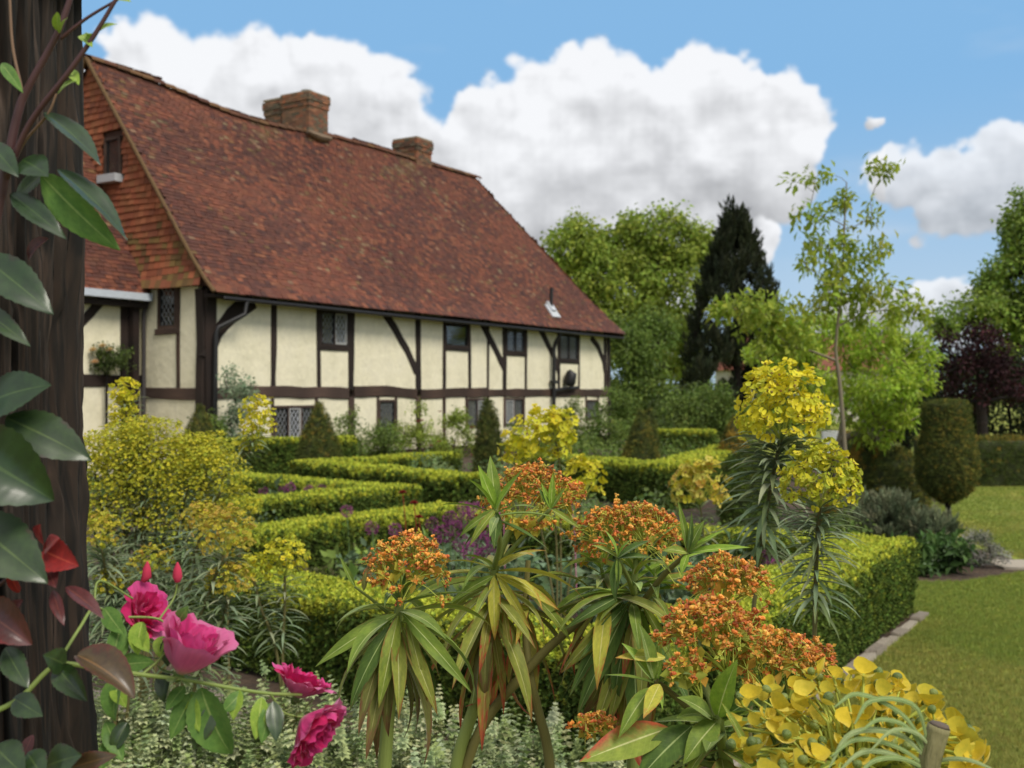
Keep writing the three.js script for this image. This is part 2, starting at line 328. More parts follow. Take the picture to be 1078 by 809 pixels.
function windowUnit(s0, s1, h0, h1, lights, where = 'facade', frameMat = mat.oak, whiteLight = -1, openBars = true) {
  const f = new GB(), b = 0.055, M = ON[where];
  f.box(s0, s0 + b, h0, h1, -0.09, 0.028, M); f.box(s1 - b, s1, h0, h1, -0.09, 0.028, M);
  f.box(s0 + b, s1 - b, h1 - b, h1, -0.09, 0.026, M); f.box(s0 + b, s1 - b, h0, h0 + b, -0.09, 0.045, M);
  const w = (s1 - s0 - 2 * b) / lights;
  for (let k = 1; k < lights; k++) f.box(s0 + b + k * w - 0.02, s0 + b + k * w + 0.02, h0 + b, h1 - b, -0.085, 0.022, M);
  const win = part(house, 'window', f.geo(), frameMat[0], true);
  for (let k = 0; k < lights; k++) {
    const a = s0 + b + k * w + 0.02, e = a + w - 0.04, y0 = h0 + b + 0.005, y1 = h1 - b - 0.005, white = k === whiteLight;
    const c = new GB(), t = white ? 0.035 : 0.016;
    c.box(a, a + t, y0, y1, -0.05, 0.012, M); c.box(e - t, e, y0, y1, -0.05, 0.012, M); c.box(a + t, e - t, y1 - t, y1, -0.05, 0.011, M); c.box(a + t, e - t, y0, y0 + t, -0.05, 0.011, M);
    part(win, 'casement_frame', c.geo(), white ? mat.casement : mat.iron, true);
    const q = new GB(); q.box(a + t, e - t, y0 + t, y1 - t, -0.02, -0.017, M); const pane = part(win, 'pane', new GB().box(a + t, e - t, y0 + t, y1 - t, -0.0185, -0.0175, M).geo(), mat.glass, true);
    if (!openBars) continue;
    const l = new GB(), pw = 0.125, ph = 0.18, W = e - a - 2 * t, Hh = y1 - y0 - 2 * t;
    for (const sgn of [1, -1]) for (let o = -Math.ceil((Hh * pw / ph) / pw) - 1; o * pw < W + Hh * pw / ph; o++) {
      let pts = []; const x0 = o * pw;                         // line x = x0 + sgn * y * pw / ph, cut to the pane
      for (let i = 0; i <= 40; i++) { const y = Hh * i / 40, x = sgn > 0 ? x0 + y * pw / ph : x0 + (Hh - y) * pw / ph; if (x >= 0 && x <= W) pts.push([x, y]); }
      if (pts.length < 2) continue;
      const p0 = pts[0], p1 = pts.at(-1), cx = a + t + (p0[0] + p1[0]) / 2, cy = y0 + t + (p0[1] + p1[1]) / 2, L = Math.hypot(p1[0] - p0[0], p1[1] - p0[1]), an = Math.atan2(p1[1] - p0[1], p1[0] - p0[0]);
      l.box(-L / 2, L / 2, -0.008, 0.008, -0.003, 0.003, M.clone().multiply(M4().makeTranslation(cx, cy, -0.012 + sgn * 0.001)).multiply(M4().makeRotationZ(an)));
    }
    part(pane, 'lead_lattice', l.geo(), white ? mat.lead : mat.cames, true).userData.kind = 'stuff';
  }
  return win;
}
{
  const RAIL = 1.7, sx = (px) => fac(px, 400)[0];
  const S = [212, 287, 335, 369, 440, 467, 494, 513, 531, 553, 588, 609, 637].map(sx);
  const wid = [0.30, 0.16, 0.13, 0.20, 0.22, 0.13, 0.13, 0.10, 0.20, 0.13, 0.15, 0.09, 0.2];
  const top = EAVE + 0.05, low = RAIL - 0.12, hi = RAIL + 0.12;
  // upper posts and studs
  for (let k = 1; k < S.length; k++) timber('post', [[S[k], hi - 0.04], [S[k] + (k % 2 ? 0.03 : -0.02), top]], wid[k]);
  timber('corner_post', [[0.13, 0], [0.16, 1.7], [0.12, 2.9], [0.17, top]], 0.27, 'facade', mat.oak, 0.05);
  timber('corner_post', [[-0.12, 0], [-0.14, 1.5], [-0.1, 2.7], [-0.15, top]], 0.2, 'gable', mat.oak, 0.05);
  timber('corner_post', [[LEN - 0.05, 0], [LEN - 0.06, top]], 0.2, 'facade', mat.oak, 0.05);
  // upper windows: [post, post, top y, bottom y]
  const up = [[2, 3, 327, 365, 2], [5, 6, 335, 366, 1], [8, 9, 344, 372, 2], [10, 11, 352, 380, 2]], glazed = new Map(up.map((u) => [u[0], u]));
  for (let k = 0; k + 1 < S.length; k++) {
    const a = k ? S[k] + wid[k] / 2 - 0.02 : 0.27, b = S[k + 1] - wid[k + 1] / 2 + 0.02, u = glazed.get(k);
    if (!u) { panel(a, b, hi - 0.05, top); continue; }
    const mid = (u[0] + u[1]) / 2, pxm = [350, 480, 541, 598][up.indexOf(u)], h1 = fac(pxm, u[2])[1], h0 = fac(pxm, u[3])[1];
    panel(a, b, hi - 0.05, h0 + 0.02); panel(a, b, h1 - 0.02, top);
    windowUnit(a, b, h0, Math.min(h1, top - 0.03), u[4], 'facade', mat.oak, k === 2 ? 1 : -1, k !== 5);
    timber('window_head', [[a, h1 + 0.03], [b, h1 + 0.03]], 0.1, 'facade', mat.oak, 0.03); timber('window_rail', [[a - 0.05, h0 - 0.04], [b + 0.05, h0 - 0.04]], 0.11, 'facade', mat.oak, 0.04);
  }
  panel(S[12] - 0.02, LEN - 0.1, hi - 0.05, top);
  // braces
  const br = (l, w) => timber('brace', l.map((q) => fac(...q)), w, 'facade', mat.oak, 0.028);
  br([[218, 378], [228, 350], [243, 332], [266, 316]], 0.34); br([[403, 328], [416, 348], [428, 368], [438, 392]], 0.24); br([[506, 338], [515, 356], [523, 372], [531, 388]], 0.24);
  br([[568, 346], [578, 366], [584, 378], [588, 392]], 0.24); br([[622, 355], [629, 365], [635, 380], [637, 395]], 0.22);
  // rail of the jetty in several lengths
  for (const [a, b, d] of [[0.25, S[3] - 0.1, 0], [S[3] + 0.1, S[4] - 0.1, 0.03], [S[4] + 0.1, S[7], -0.02], [S[8] - 0.05, LEN - 0.05, 0]]) timber('rail', [[a, RAIL + d], [(a + b) / 2, RAIL + d + 0.02], [b, RAIL - d]], 0.25, 'facade', mat.greyOak, 0.045);
  timber('rail', [[S[7] - 0.02, RAIL - 0.01], [S[8], RAIL]], 0.2, 'facade', mat.greyOak, 0.04);
  // ground floor
  const gw = [[287, 332, 427, 464, 3, 1], [398, 416, 421, 466, 1, -1], [491, 513, 418, 450, 2, 1], [531, 551, 416, 448, 2, 0], [617, 629, 421, 442, 1, -1]];
  const posts = [[369, 0.2], [440, 0.2], [467, 0.13]].map(([px, w]) => [sx(px), w]);
  for (const [s, w] of posts) timber('post', [[s + 0.02, 0], [s, low + 0.03]], w, 'facade', mat.greyOak);
  let at = 0.27;
  const edges = [...gw.map((g) => ['w', sx(g[0]), sx(g[1]), g]), ...posts.map(([s, w]) => ['p', s - w / 2 + 0.02, s + w / 2 - 0.02])].sort((a, b) => a[1] - b[1]);
  for (const [kind, a, b, g] of edges) {
    panel(at, a, 0, low + 0.02); at = b;
    if (kind !== 'w') continue;
    const mid = (g[0] + g[1]) / 2, h1 = Math.min(low - 0.03, fac(mid, g[2])[1]), h0 = fac(mid, g[3])[1];
    panel(a, b, 0, h0 + 0.02); if (low - h1 > 0.03) panel(a, b, h1, low + 0.02);
    windowUnit(a, b, h0, h1, g[4], 'facade', mat.greyOak, g[5]);
    timber('window_jamb', [[a - 0.02, h0 - 0.05], [a - 0.02, low + 0.02]], 0.1, 'facade', mat.greyOak, 0.034); timber('window_jamb', [[b + 0.02, h0 - 0.05], [b + 0.02, low + 0.02]], 0.1, 'facade', mat.greyOak, 0.034);
  }
  panel(at, LEN - 0.1, 0, low + 0.02);
  timber('sill_beam', [[0.2, 0.12], [LEN, 0.12]], 0.24, 'facade', mat.greyOak, 0.06);
  // gable end wall: the strip that stands clear of the wing
  const gz = (px) => gab(px, 350)[0];
  const wl = gz(166), wr = gz(186), wt = gab(176, 290)[1], wb = gab(176, 346)[1];
  panel(WINGZ - 0.1, wl, 0, EAVE + 0.3, 'gable'); panel(wr, -0.2, 0, EAVE + 0.3, 'gable'); panel(wl, wr, 0, wb, 'gable'); panel(wl, wr, wt, EAVE + 0.3, 'gable');
  windowUnit(wl, wr, wb, wt, 1, 'gable', mat.greyOak);
  timber('stud', [[wr + 0.05, hi - 0.1], [wr + 0.05, EAVE + 0.2]], 0.1, 'gable', mat.greyOak); timber('window_rail', [[wl - 0.06, wb - 0.06], [wr + 0.08, wb - 0.06]], 0.13, 'gable', mat.greyOak, 0.05);
  timber('rail', [[WINGZ, RAIL], [-0.22, RAIL - 0.02]], 0.24, 'gable', mat.greyOak, 0.045); timber('sill_beam', [[WINGZ, 0.12], [-0.1, 0.12]], 0.24, 'gable', mat.greyOak, 0.06);
  // wing wall, running towards the viewer on the left
  const wx = (px) => wing(px, 350)[0], wpost = wx(130);
  panel(-6.4, wpost - 0.06, 2.05, EAVE, 'wing'); panel(wpost + 0.06, 0, 2.05, EAVE, 'wing'); panel(-6.4, 0, 0, 1.85, 'wing');
  timber('post', [[wpost, 2.0], [wpost, EAVE]], 0.18, 'wing'); timber('rail', [[-6.4, 1.95], [-0.02, 1.95]], 0.24, 'wing'); timber('brace', [wing(80, 345), wing(95, 330), wing(110, 312), wing(128, 300)], 0.2, 'wing', mat.oak, 0.03);
  timber('post', [[-4.2, 0], [-4.2, EAVE]], 0.2, 'wing'); timber('post', [[-6.35, 0], [-6.35, EAVE]], 0.22, 'wing'); timber('post', [[wpost, 0], [wpost, 1.9]], 0.18, 'wing');
  // walls out of sight that close the house
  const back = new GB(); back.box(0, LEN, 0, EAVE, RZ * 2, RZ * 2 + 0.2); back.box(LEN - 0.22, LEN - 0.02, 0, EAVE, RZ * 2 + 0.2, -0.1); back.box(-0.0, 0.2, 0, EAVE, RZ * 2 + 0.2, WINGZ - 0.1);
  back.box(-6.4, 0, 0, EAVE, -6.6, -6.4); back.box(-6.4, -6.2, 0, EAVE, -6.4, WINGZ - 0.11);
  part(house, 'back_wall', back.geo(), mat.plaster, true);
}
// ---------------------------------------------------------------- roofs
const tileGeo = (() => { const g = new GB(); g.box(-0.079, 0.079, -0.165, 0.0, 0.0, 0.014); const geo = g.geo(); const p = geo.attributes.position; for (let i = 0; i < p.count; i++) { const x = p.getX(i), y = p.getY(i); p.setZ(i, p.getZ(i) - 0.005 * (x / 0.079) ** 2 + (y < -0.1 ? 0.004 : 0)); } geo.computeVertexNormals(); return geo; })();
mat.tile = std({ color: 0xffffff, roughness: 0.92 });
const TILE = [rgb(100, 56, 42), rgb(90, 50, 39), rgb(112, 64, 46), rgb(80, 47, 39), rgb(74, 45, 39), rgb(122, 74, 52), rgb(94, 57, 45)], LICHEN = [rgb(112, 92, 54), rgb(94, 72, 44), rgb(128, 112, 82), rgb(78, 64, 40)];
function tileColor(s, v, lich) {
  const n = fbm(s * 0.7 + 4, v * 0.9, 3, 4);
  let c = pick(TILE).clone();
  if (n > 0.56) c.lerp(TILE[3], 0.5); else if (n < 0.42) c.lerp(TILE[2], 0.5);
  if (R() < lich * sstep(0.38, 0.66, fbm(s * 1.1 + 30, v * 1.4, 6, 4))) c.lerp(pick(LICHEN), rr(0.3, 0.7));
  if (R() < 0.006) c.lerp(rgb(150, 122, 96), 0.5);
  return vary(c, 0.15);
}
// origin: lower corner; right: along the courses; upDir: up the slope; inside(s, v) tells whether a tile lies there
function tiling(parent, name, origin, right, upDir, width, height, gauge, inside, bend, lich, tilt = 0.09) {
  const normal = V().crossVectors(right, upDir).normalize(), list = [], rows = Math.ceil(height / gauge);
  for (let r = 0; r < rows; r++) {
    const v = (r + 1) * gauge, n = Math.ceil(width / 0.163) + 1, sag = (vn(r * 0.9, 3) - 0.5) * 0.02;
    for (let k = 0; k < n; k++) {
      const s = (k + hash(r, 7, 3)) * 0.163 + rr(-0.014, 0.014);
      if (!inside(s, v - gauge * 0.5)) continue;
      const p = origin.clone().addScaledVector(right, s).addScaledVector(upDir, v + 0.055 + sag + rr(-0.008, 0.008)).addScaledVector(normal, bend(s, v) + rr(0, 0.006));
      const m = M4().makeBasis(right, upDir, normal).multiply(M4().makeRotationZ(rr(-0.03, 0.03))).multiply(M4().makeRotationX(-tilt - rr(-0.015, 0.03))); m.setPosition(p);
      list.push([m, tileColor(s, v, lich(s, v))]);
    }
  }
  return swarm(parent, name, tileGeo, mat.tile, list, true);
}
{
  seed(41);
  const ez = 0.40, ey = EAVE - 0.1, up = V(0, RIDGE - ey, RZ - ez), L = up.length(); up.normalize();
  const dip = (s) => 0.03 * Math.sin(Math.PI * clamp(s / 15)) + 0.16 * Math.exp(-(((s - 4.6) / 2.6) ** 2));      // the old ridge sags before the first chimney
  const wob = (s, v) => 0.09 * (fbm(s * 0.22 + 2, v * 0.3, 1, 2) - 0.5) * sstep(L, L - 1, v) + 0.10 * Math.exp(-v / 0.45) - dip(s) * sstep(0, L * 0.8, v);
  const deck = new GB(), n = 24;                               // boards under the tiles, following their sag
  const nrm = V().crossVectors(V(1, 0, 0), up);
  for (const sgn of [1, -1]) {
    const rows = [];
    for (let j = 0; j <= 10; j++) { const row = []; for (let i = 0; i <= n; i++) {
      const s1 = LEN + 0.35 - 3.65 * j / 10, s = lerp(-0.12, s1, i / n), v = (L - 1.38 * dip(s)) * j / 10, p = V(s, ey, ez).addScaledVector(up, v).addScaledVector(nrm, wob(s, v) - 0.03);
      row.push(deck.v(p.x, p.y, sgn > 0 ? p.z : 2 * RZ - p.z)); } rows.push(row); }
    for (let j = 0; j < 10; j++) for (let i = 0; i < n; i++) sgn > 0 ? deck.quad(rows[j][i], rows[j][i + 1], rows[j + 1][i + 1], rows[j + 1][i]) : deck.quad(rows[j + 1][i], rows[j + 1][i + 1], rows[j][i + 1], rows[j][i]);
  }
  const hp = [[LEN + 0.35, ey, ez], [LEN + 0.35, ey, 2 * RZ - ez], [LEN - 3.3, RIDGE - 0.05, RZ]].map((q) => deck.v(...q)); deck.tri(hp[0], hp[1], hp[2]);
  const roof = part(house, 'roof', deck.geo(), std({ color: lin(0.06, 0.03, 0.022) }), true);
  tiling(roof, 'roof_tiles', V(-0.16, ey, ez), V(1, 0, 0), up, LEN + 0.6, L, 0.104, (s, v) => s - 0.16 < LEN + 0.36 - 3.65 * v / L && v < L - 1.38 * dip(s), wob, (s, v) => 0.12 + 0.75 * sstep(L - 2.2, L, v) * sstep(0.3, 0.6, vn(s * 0.35, v * 0.5, 9)));
  // far slope of the roof and hip: tiles too
  const upB = V(0, up.y, -up.z); tiling(roof, 'roof_tiles', V(LEN + 0.4, ey, 2 * RZ - ez), V(-1, 0, 0), upB, LEN + 0.5, L, 0.21, (s, v) => s > 3.65 * v / L && v < L - 1.38 * dip(LEN - s), (s, v) => wob(LEN - s, v), () => 0.2);
  const upH = V(-3.65, RIDGE - ey, 0), LH = upH.length(); upH.normalize();
  tiling(roof, 'hip_tiles', V(LEN + 0.37, ey, ez), V(0, 0, -1), upH, 2 * (ez - RZ), LH, 0.104, (s, v) => s > 3.92 * v / LH && s < 2 * 3.92 - 3.92 * v / LH, () => 0.01, () => 0.2);
  // ridge tiles one by one, hip bonnets
  const half = (len, r) => { const g = new GB(), a = [], b = []; for (let k = 0; k <= 8; k++) { const t = Math.PI * k / 8; a.push([Math.cos(t) * r, Math.sin(t) * r * 0.85]); b.push([Math.cos(t) * (r - 0.02), Math.sin(t) * (r * 0.85 - 0.02)]); }
    for (let k = 0; k < 8; k++) { const q = (p, x) => g.v(x, p[1], p[0]); g.quad(q(a[k], 0), q(a[k], len), q(a[k + 1], len), q(a[k + 1], 0)); g.quad(q(b[k], 0), q(b[k + 1], 0), q(b[k + 1], len), q(b[k], len)); g.quad(q(a[k], 0), q(a[k + 1], 0), q(b[k + 1], 0), q(b[k], 0)); g.quad(q(a[k], len), q(b[k], len), q(b[k + 1], len), q(a[k + 1], len)); } return g.geo(); };
  const ridgeGeo = half(0.33, 0.14), ridgeMats = [rgb(98, 62, 44), rgb(90, 62, 42), rgb(108, 78, 50), rgb(86, 54, 42)].map((color) => std({ color }));
  for (let s = -0.14; s < LEN - 3.35; s += 0.345) { const m = part(roof, 'ridge_tile', ridgeGeo, pick(ridgeMats), true); m.position.set(s, RIDGE - 0.03 - 1.7 * dip(s) + rr(-0.008, 0.008), RZ + rr(-0.01, 0.01)); m.rotation.z = rr(-0.02, 0.02); }
  const hipA = V(LEN + 0.36, ey + 0.02, ez), hipB = V(LEN - 3.28, RIDGE - 0.02, RZ), bon = half(0.2, 0.09), hl = [], dv = V().subVectors(hipB, hipA), hn = Math.floor(dv.length() / 0.12);
  for (let k = 0; k < hn; k++) { const p = hipA.clone().lerp(hipB, k / hn), x = dv.clone().normalize(), z = V(0.7, 0.25, 0.72).cross(x).normalize(), y = V().crossVectors(z, x).normalize(); const m = M4().makeBasis(x, y, V().crossVectors(x, y)); m.setPosition(p); hl.push([m, vary(mixc(pick(TILE), pick(LICHEN), 0.3), 0.2)]); }
  swarm(roof, 'hip_bonnets', bon, mat.tile, hl, true);
  // tile-hung gable above the end wall: courses with a kick at the foot
  const slope = (RIDGE - ey) / (ez - RZ);
  const hung = part(house, 'gable', (() => { const g = new GB(), a = [[-0.02, EAVE + 0.1, 0.1], [-0.02, RIDGE - 0.1, RZ], [-0.02, EAVE + 0.1, 2 * RZ - 0.1]].map((q) => g.v(...q)); g.tri(a[0], a[1], a[2]); return g.geo(); })(), std({ color: lin(0.07, 0.035, 0.025) }), true);
  const gw0 = gab(113, 168)[0], gw1 = gab(130, 168)[0], gy0 = gab(121, 190)[1], gy1 = gab(121, 145)[1];
  const orange = (s, v) => 0.0;
  const kick = (s, v) => 0.03 + 0.20 * Math.exp(-v / 0.35);
  const gs = seed(77);
  { const list = [], right = V(0, 0, 1), U = V(0, 1, 0), N = V(-1, 0, 0), y0 = EAVE + 0.08, pal = [rgb(146, 84, 56), rgb(126, 72, 50), rgb(158, 98, 66), rgb(108, 64, 48), rgb(136, 90, 58)], mossy = [rgb(120, 96, 54), rgb(104, 78, 46)];
    for (let r = 0; r < 50; r++) { const y = y0 + (r + 1) * 0.142; for (let k = 0; k < 52; k++) {
      const z = 2 * RZ - 0.4 + (k + hash(r, 9, 3)) * 0.163 + rr(-.006, .006), lim = (RIDGE - y + 0.02) / slope;
      if (Math.abs(z - RZ) > lim - 0.03) continue; if (z > gw0 - 0.06 && z < gw1 + 0.06 && y > gy0 - 0.02 && y - 0.1 < gy1 + 0.06) continue;
      const v = y - y0, m = M4().makeBasis(right, U, N).multiply(M4().makeRotationZ(rr(-.03, .03) + 0.02 * Math.sin(z * 1.5))).multiply(M4().makeRotationX(-0.13 - 0.3 * Math.exp(-v / 0.3) - rr(-.02, .05))).multiply(M4().makeScale(1, 1.15, 2));
      m.setPosition(-0.02 - kick(0, v), y + 0.05 + 0.02 * Math.sin(z * 2.2 + r), z);
      list.push([m, vary(R() < 0.45 * sstep(2.2, 0.2, v) ? pick(mossy) : mixc(pick(pal), pal[0], 0.4), 0.14)]);
    } }
    swarm(hung, 'hanging_tiles', tileGeo, mat.tile, list, true); }
  // verge: the mortared edge of the slope above the gable
  { const g = new GB(), a = []; for (let k = 0; k <= 16; k++) { const v = L * k / 16, p = V(-0.2, ey, ez).addScaledVector(up, v).addScaledVector(nrm, wob(0, v)); a.push(p); }
    g.tube(a, 0.045, 6); const b = a.map((p) => V(p.x, p.y, 2 * RZ - p.z)); g.tube(b, 0.06, 6); part(roof, 'verge', g.geo(), std({ color: rgb(104, 80, 50), bumpMap: tPlasterBump, bumpScale: 0.02 }), true); }
  // attic window in the gable
  ON.hung = M4().makeTranslation(-0.09, 0, 0).multiply(ON.gable);
  windowUnit(gw0, gw1, gy0 + 0.08, gy1, 1, 'hung', mat.greyOak, -1, false);
  part(house, 'window_sill', boxGeo(-0.28, -0.02, gy0 - 0.07, gy0 + 0.1, gw0 - 0.03, gw1 + 0.03), mat.lead, true);
  part(house, 'dark_backing', boxGeo(-0.055, -0.04, gy0 + 0.02, gy1 - 0.02, gw0 + 0.02, gw1 - 0.02), std({ color: lin(0.02, 0.018, 0.016) }), true);  // dark sheet behind the pane, its colour stands in for the unlit attic
  // wing roof
  seed(58);
  const wup = V(0, 4.1, -2.55), WL = wup.length(); wup.normalize();
  const wd = new GB(); { const a = [[-6.6, EAVE - 0.05, WINGZ + 0.3], [-0.02, EAVE - 0.05, WINGZ + 0.3]], t = a.map((q) => V(...q).addScaledVector(wup, WL)); const i = [a[0], a[1]].map((q) => wd.v(...q)), j = t.map((q) => wd.v(q.x, q.y, q.z)); wd.quad(i[0], i[1], j[1], j[0]); const zz = t[0].z * 2 - (WINGZ + 0.3), b0 = wd.v(-6.6, EAVE - 0.05, zz), b1 = wd.v(-0.02, EAVE - 0.05, zz); wd.quad(j[0], j[1], b1, b0); wd.tri(i[0], j[0], b0); }
  const wroof = part(house, 'wing_roof', wd.geo(), std({ color: lin(0.06, 0.03, 0.022) }), true);
  tiling(wroof, 'wing_tiles', V(-6.66, EAVE - 0.05, WINGZ + 0.3), V(1, 0, 0), wup, 6.6, WL, 0.104, (s, v) => s < 6.56, () => 0.03, () => 0.1);
  for (let s = -6.6; s < -0.2; s += 0.345) { const m = part(wroof, 'ridge_tile', ridgeGeo, pick(ridgeMats), true); m.position.set(s, EAVE + 4.08, WINGZ + 0.3 - 2.55); }
  // gutters and downpipes
  const gut = (name, a, b, m) => part(house, name, new GB().tube([a, a.clone().lerp(b, 0.5).add(V(0, -0.01, 0)), b], 0.042, 8).geo(), m, true);
  gut('gutter', V(0.1, EAVE - 0.16, 0.43), V(LEN + 0.3, EAVE - 0.17, 0.43), mat.iron);
  part(house, 'wing_gutter', (() => { const g = new GB(), y = EAVE - 0.14; g.box(-6.6, -0.12, y - 0.02, y + 0.13, WINGZ + 0.32, WINGZ + 0.44); return g.geo(); })(), std({ color: rgb(188, 196, 206), roughness: 0.7, bumpMap: tPlasterBump, bumpScale: 0.01 }), true);
  part(house, 'eaves_board', boxGeo(-0.1, LEN + 0.2, EAVE - 0.14, EAVE - 0.08, 0.05, 0.36), mat.oak[1], true);
  part(house, 'wing_eaves_board', boxGeo(-6.5, -0.12, EAVE - 0.3, EAVE - 0.18, WINGZ + 0.04, WINGZ + 0.3), mat.oak[1], true);
  const pipe = (name, pts, r, m = mat.iron) => part(house, name, new GB().tube(pts, r, 8).geo(), m, true);
  pipe('downpipe', [V(0.75, EAVE - 0.17, 0.42), V(0.72, EAVE - 0.45, 0.4), V(0.2, EAVE - 0.75, 0.17), V(0.14, EAVE - 0.9, 0.16), V(0.12, 0.1, 0.16)], 0.05);
  const dp = fac(579, 380)[0];
  pipe('downpipe', [V(dp, EAVE - 0.17, 0.42), V(dp, EAVE - 0.5, 0.2), V(dp, EAVE - 0.7, 0.14), V(dp, 0.1, 0.14)], 0.065);
  part(house, 'pipe_hopper', boxGeo(dp - 0.13, dp + 0.13, 2.0, 2.1, 0.06, 0.24), mat.iron, true);
  pipe('waste_pipe', [V(dp, 1.78, 0.15), V(dp + 0.7, 1.84, 0.15), V(dp + 1.6, 1.88, 0.13)], 0.055);
  const lp = fac(594, 398)[0];
  part(house, 'pipe_hood', (() => { const g = new GB(); g.tube([V(lp, 1.95, 0.16), V(lp, 2.05, 0.2), V(lp, 2.3, 0.24), V(lp, 2.42, 0.16)], [0.16, 0.2, 0.2, 0.08], 10); return g.geo(); })(), mat.iron, true);
  part(house, 'wooden_downpipe', boxGeo(-0.42, -0.26, 0, EAVE - 0.16, WINGZ + 0.03, WINGZ + 0.2), std({ color: rgb(112, 94, 84), map: tWood, bumpMap: tGrain, bumpScale: 0.005 }), true);
  pipe('downpipe', [V(-0.1, EAVE - 0.1, WINGZ + 0.3), V(-0.1, EAVE - 0.4, WINGZ + 0.14), V(-0.1, 0.05, WINGZ + 0.14)], 0.045, std({ color: rgb(70, 66, 66) }));
  // vent pipe with lead flashing on the roof
  const vh = hit(580, 328, V(0, ey, ez), V().crossVectors(V(1, 0, 0), up));
  part(house, 'vent_pipe', new GB().tube([vh.clone().add(V(0, -0.1, 0)), vh.clone().add(V(0, 0.75, 0.02))], 0.06, 8).geo(), mat.iron, true);
  { const m = M4().makeBasis(V(1, 0, 0), up, nrm); m.setPosition(vh.clone().addScaledVector(nrm, wob(17, 1))); const g = new GB(); g.box(-0.26, 0.26, -0.28, 0.22, 0.02, 0.06, m); g.box(-0.14, 0.14, -0.05, 0.3, 0.06, 0.12, m); part(house, 'flashing', g.geo(), std({ color: rgb(190, 194, 200), roughness: 0.7 }), true); }
}
// ---------------------------------------------------------------- chimneys, brick by brick
{
  seed(91);
  const brickGeo = new THREE.BoxGeometry(0.215, 0.065, 0.1025), mortar = std({ color: rgb(150, 136, 116), bumpMap: tPlasterBump, bumpScale: 0.01 }), bm = std({ color: 0xffffff });
  const BR = [rgb(134, 84, 62), rgb(112, 74, 58), rgb(150, 96, 68), rgb(94, 70, 58), rgb(124, 92, 70), rgb(96, 86, 72)];
  function stack(root, x0, x1, z0, z1, y0, y1, grey) {
    const core = part(root, 'shaft', boxGeo(x0 + 0.02, x1 - 0.02, y0, y1 - 0.01, z0 + 0.02, z1 - 0.02), mortar, true), list = [], rows = Math.round((y1 - y0) / 0.075);
    for (let r = 0; r < rows; r++) {
      const grow = r >= rows - 3 ? 0.05 : r >= rows - 5 && r < rows - 3 ? 0.025 : 0, y = y0 + (r + 0.5) * 0.075;
      const face = (len, at, turn) => { const n = Math.max(1, Math.round(len / 0.225)), w = len / n; for (let k = -0.5 * (r % 2); k < n; k++) { const a = clamp(k * w, 0, len), b = clamp((k + 1) * w, 0, len); if (b - a < 0.04) continue;
        const m = M4().multiplyMatrices(at((a + b) / 2), turn).multiply(M4().makeScale((b - a - 0.012) / 0.215, 1, 1)); list.push([m, vary(mixc(pick(BR), rgb(118, 104, 84), grey * R()), 0.2)]); } };
      const I = M4(), T = M4().makeRotationY(Math.PI / 2), X0 = x0 - grow, X1 = x1 + grow, Z0 = z0 - grow, Z1 = z1 + grow, j = () => rr(-0.004, 0.004);
      face(X1 - X0, (a) => M4().makeTranslation(X0 + a, y, Z1 - 0.05 + j()), I); face(X1 - X0, (a) => M4().makeTranslation(X0 + a, y, Z0 + 0.05 + j()), I);
      face(Z1 - Z0 - 0.2, (a) => M4().makeTranslation(X0 + 0.05 + j(), y, Z0 + 0.1 + a), T); face(Z1 - Z0 - 0.2, (a) => M4().makeTranslation(X1 - 0.05 + j(), y, Z0 + 0.1 + a), T);
    }
    swarm(core, 'bricks', brickGeo, bm, list, true);
    part(root, 'capping', boxGeo(x0 - 0.03, x1 + 0.03, y1, y1 + 0.05, z0 - 0.03, z1 + 0.03), mortar, true);
  }
  const c1 = new THREE.Group(); c1.name = 'chimney'; house.add(c1);
  stack(c1, 6.83, 7.63, -4.28, -3.3, 7.9, 9.98, 0.5); stack(c1, 6.93, 7.53, -5.05, -4.32, 7.6, 9.96, 0.7);
  part(c1, 'chimney_pot', new GB().tube([V(7.2, 9.99, -3.7), V(7.2, 10.12, -3.7), V(7.2, 10.14, -3.7), V(7.2, 10.17, -3.7)], [0.1, 0.1, 0.17, 0.16], 10).geo(), mat.lead, true);
  part(c1, 'flashing', new GB().tube([V(6.76, 8.86, -3.27), V(7.2, 8.8, -3.25), V(7.7, 8.86, -3.27)], [0.08, 0.12, 0.07], 7).geo(), std({ color: rgb(128, 108, 88), bumpMap: tPlasterBump, bumpScale: 0.04 }), true);
  const c2 = new THREE.Group(); c2.name = 'chimney'; house.add(c2);
  stack(c2, 11.9, 12.7, -4.25, -3.35, 8.0, 9.74, 0.1);
  part(c2, 'chimney_pot', new GB().tube([V(12.3, 9.76, -3.8), V(12.3, 9.86, -3.8)], 0.08, 8).geo(), std({ color: rgb(140, 80, 56) }), true);
}
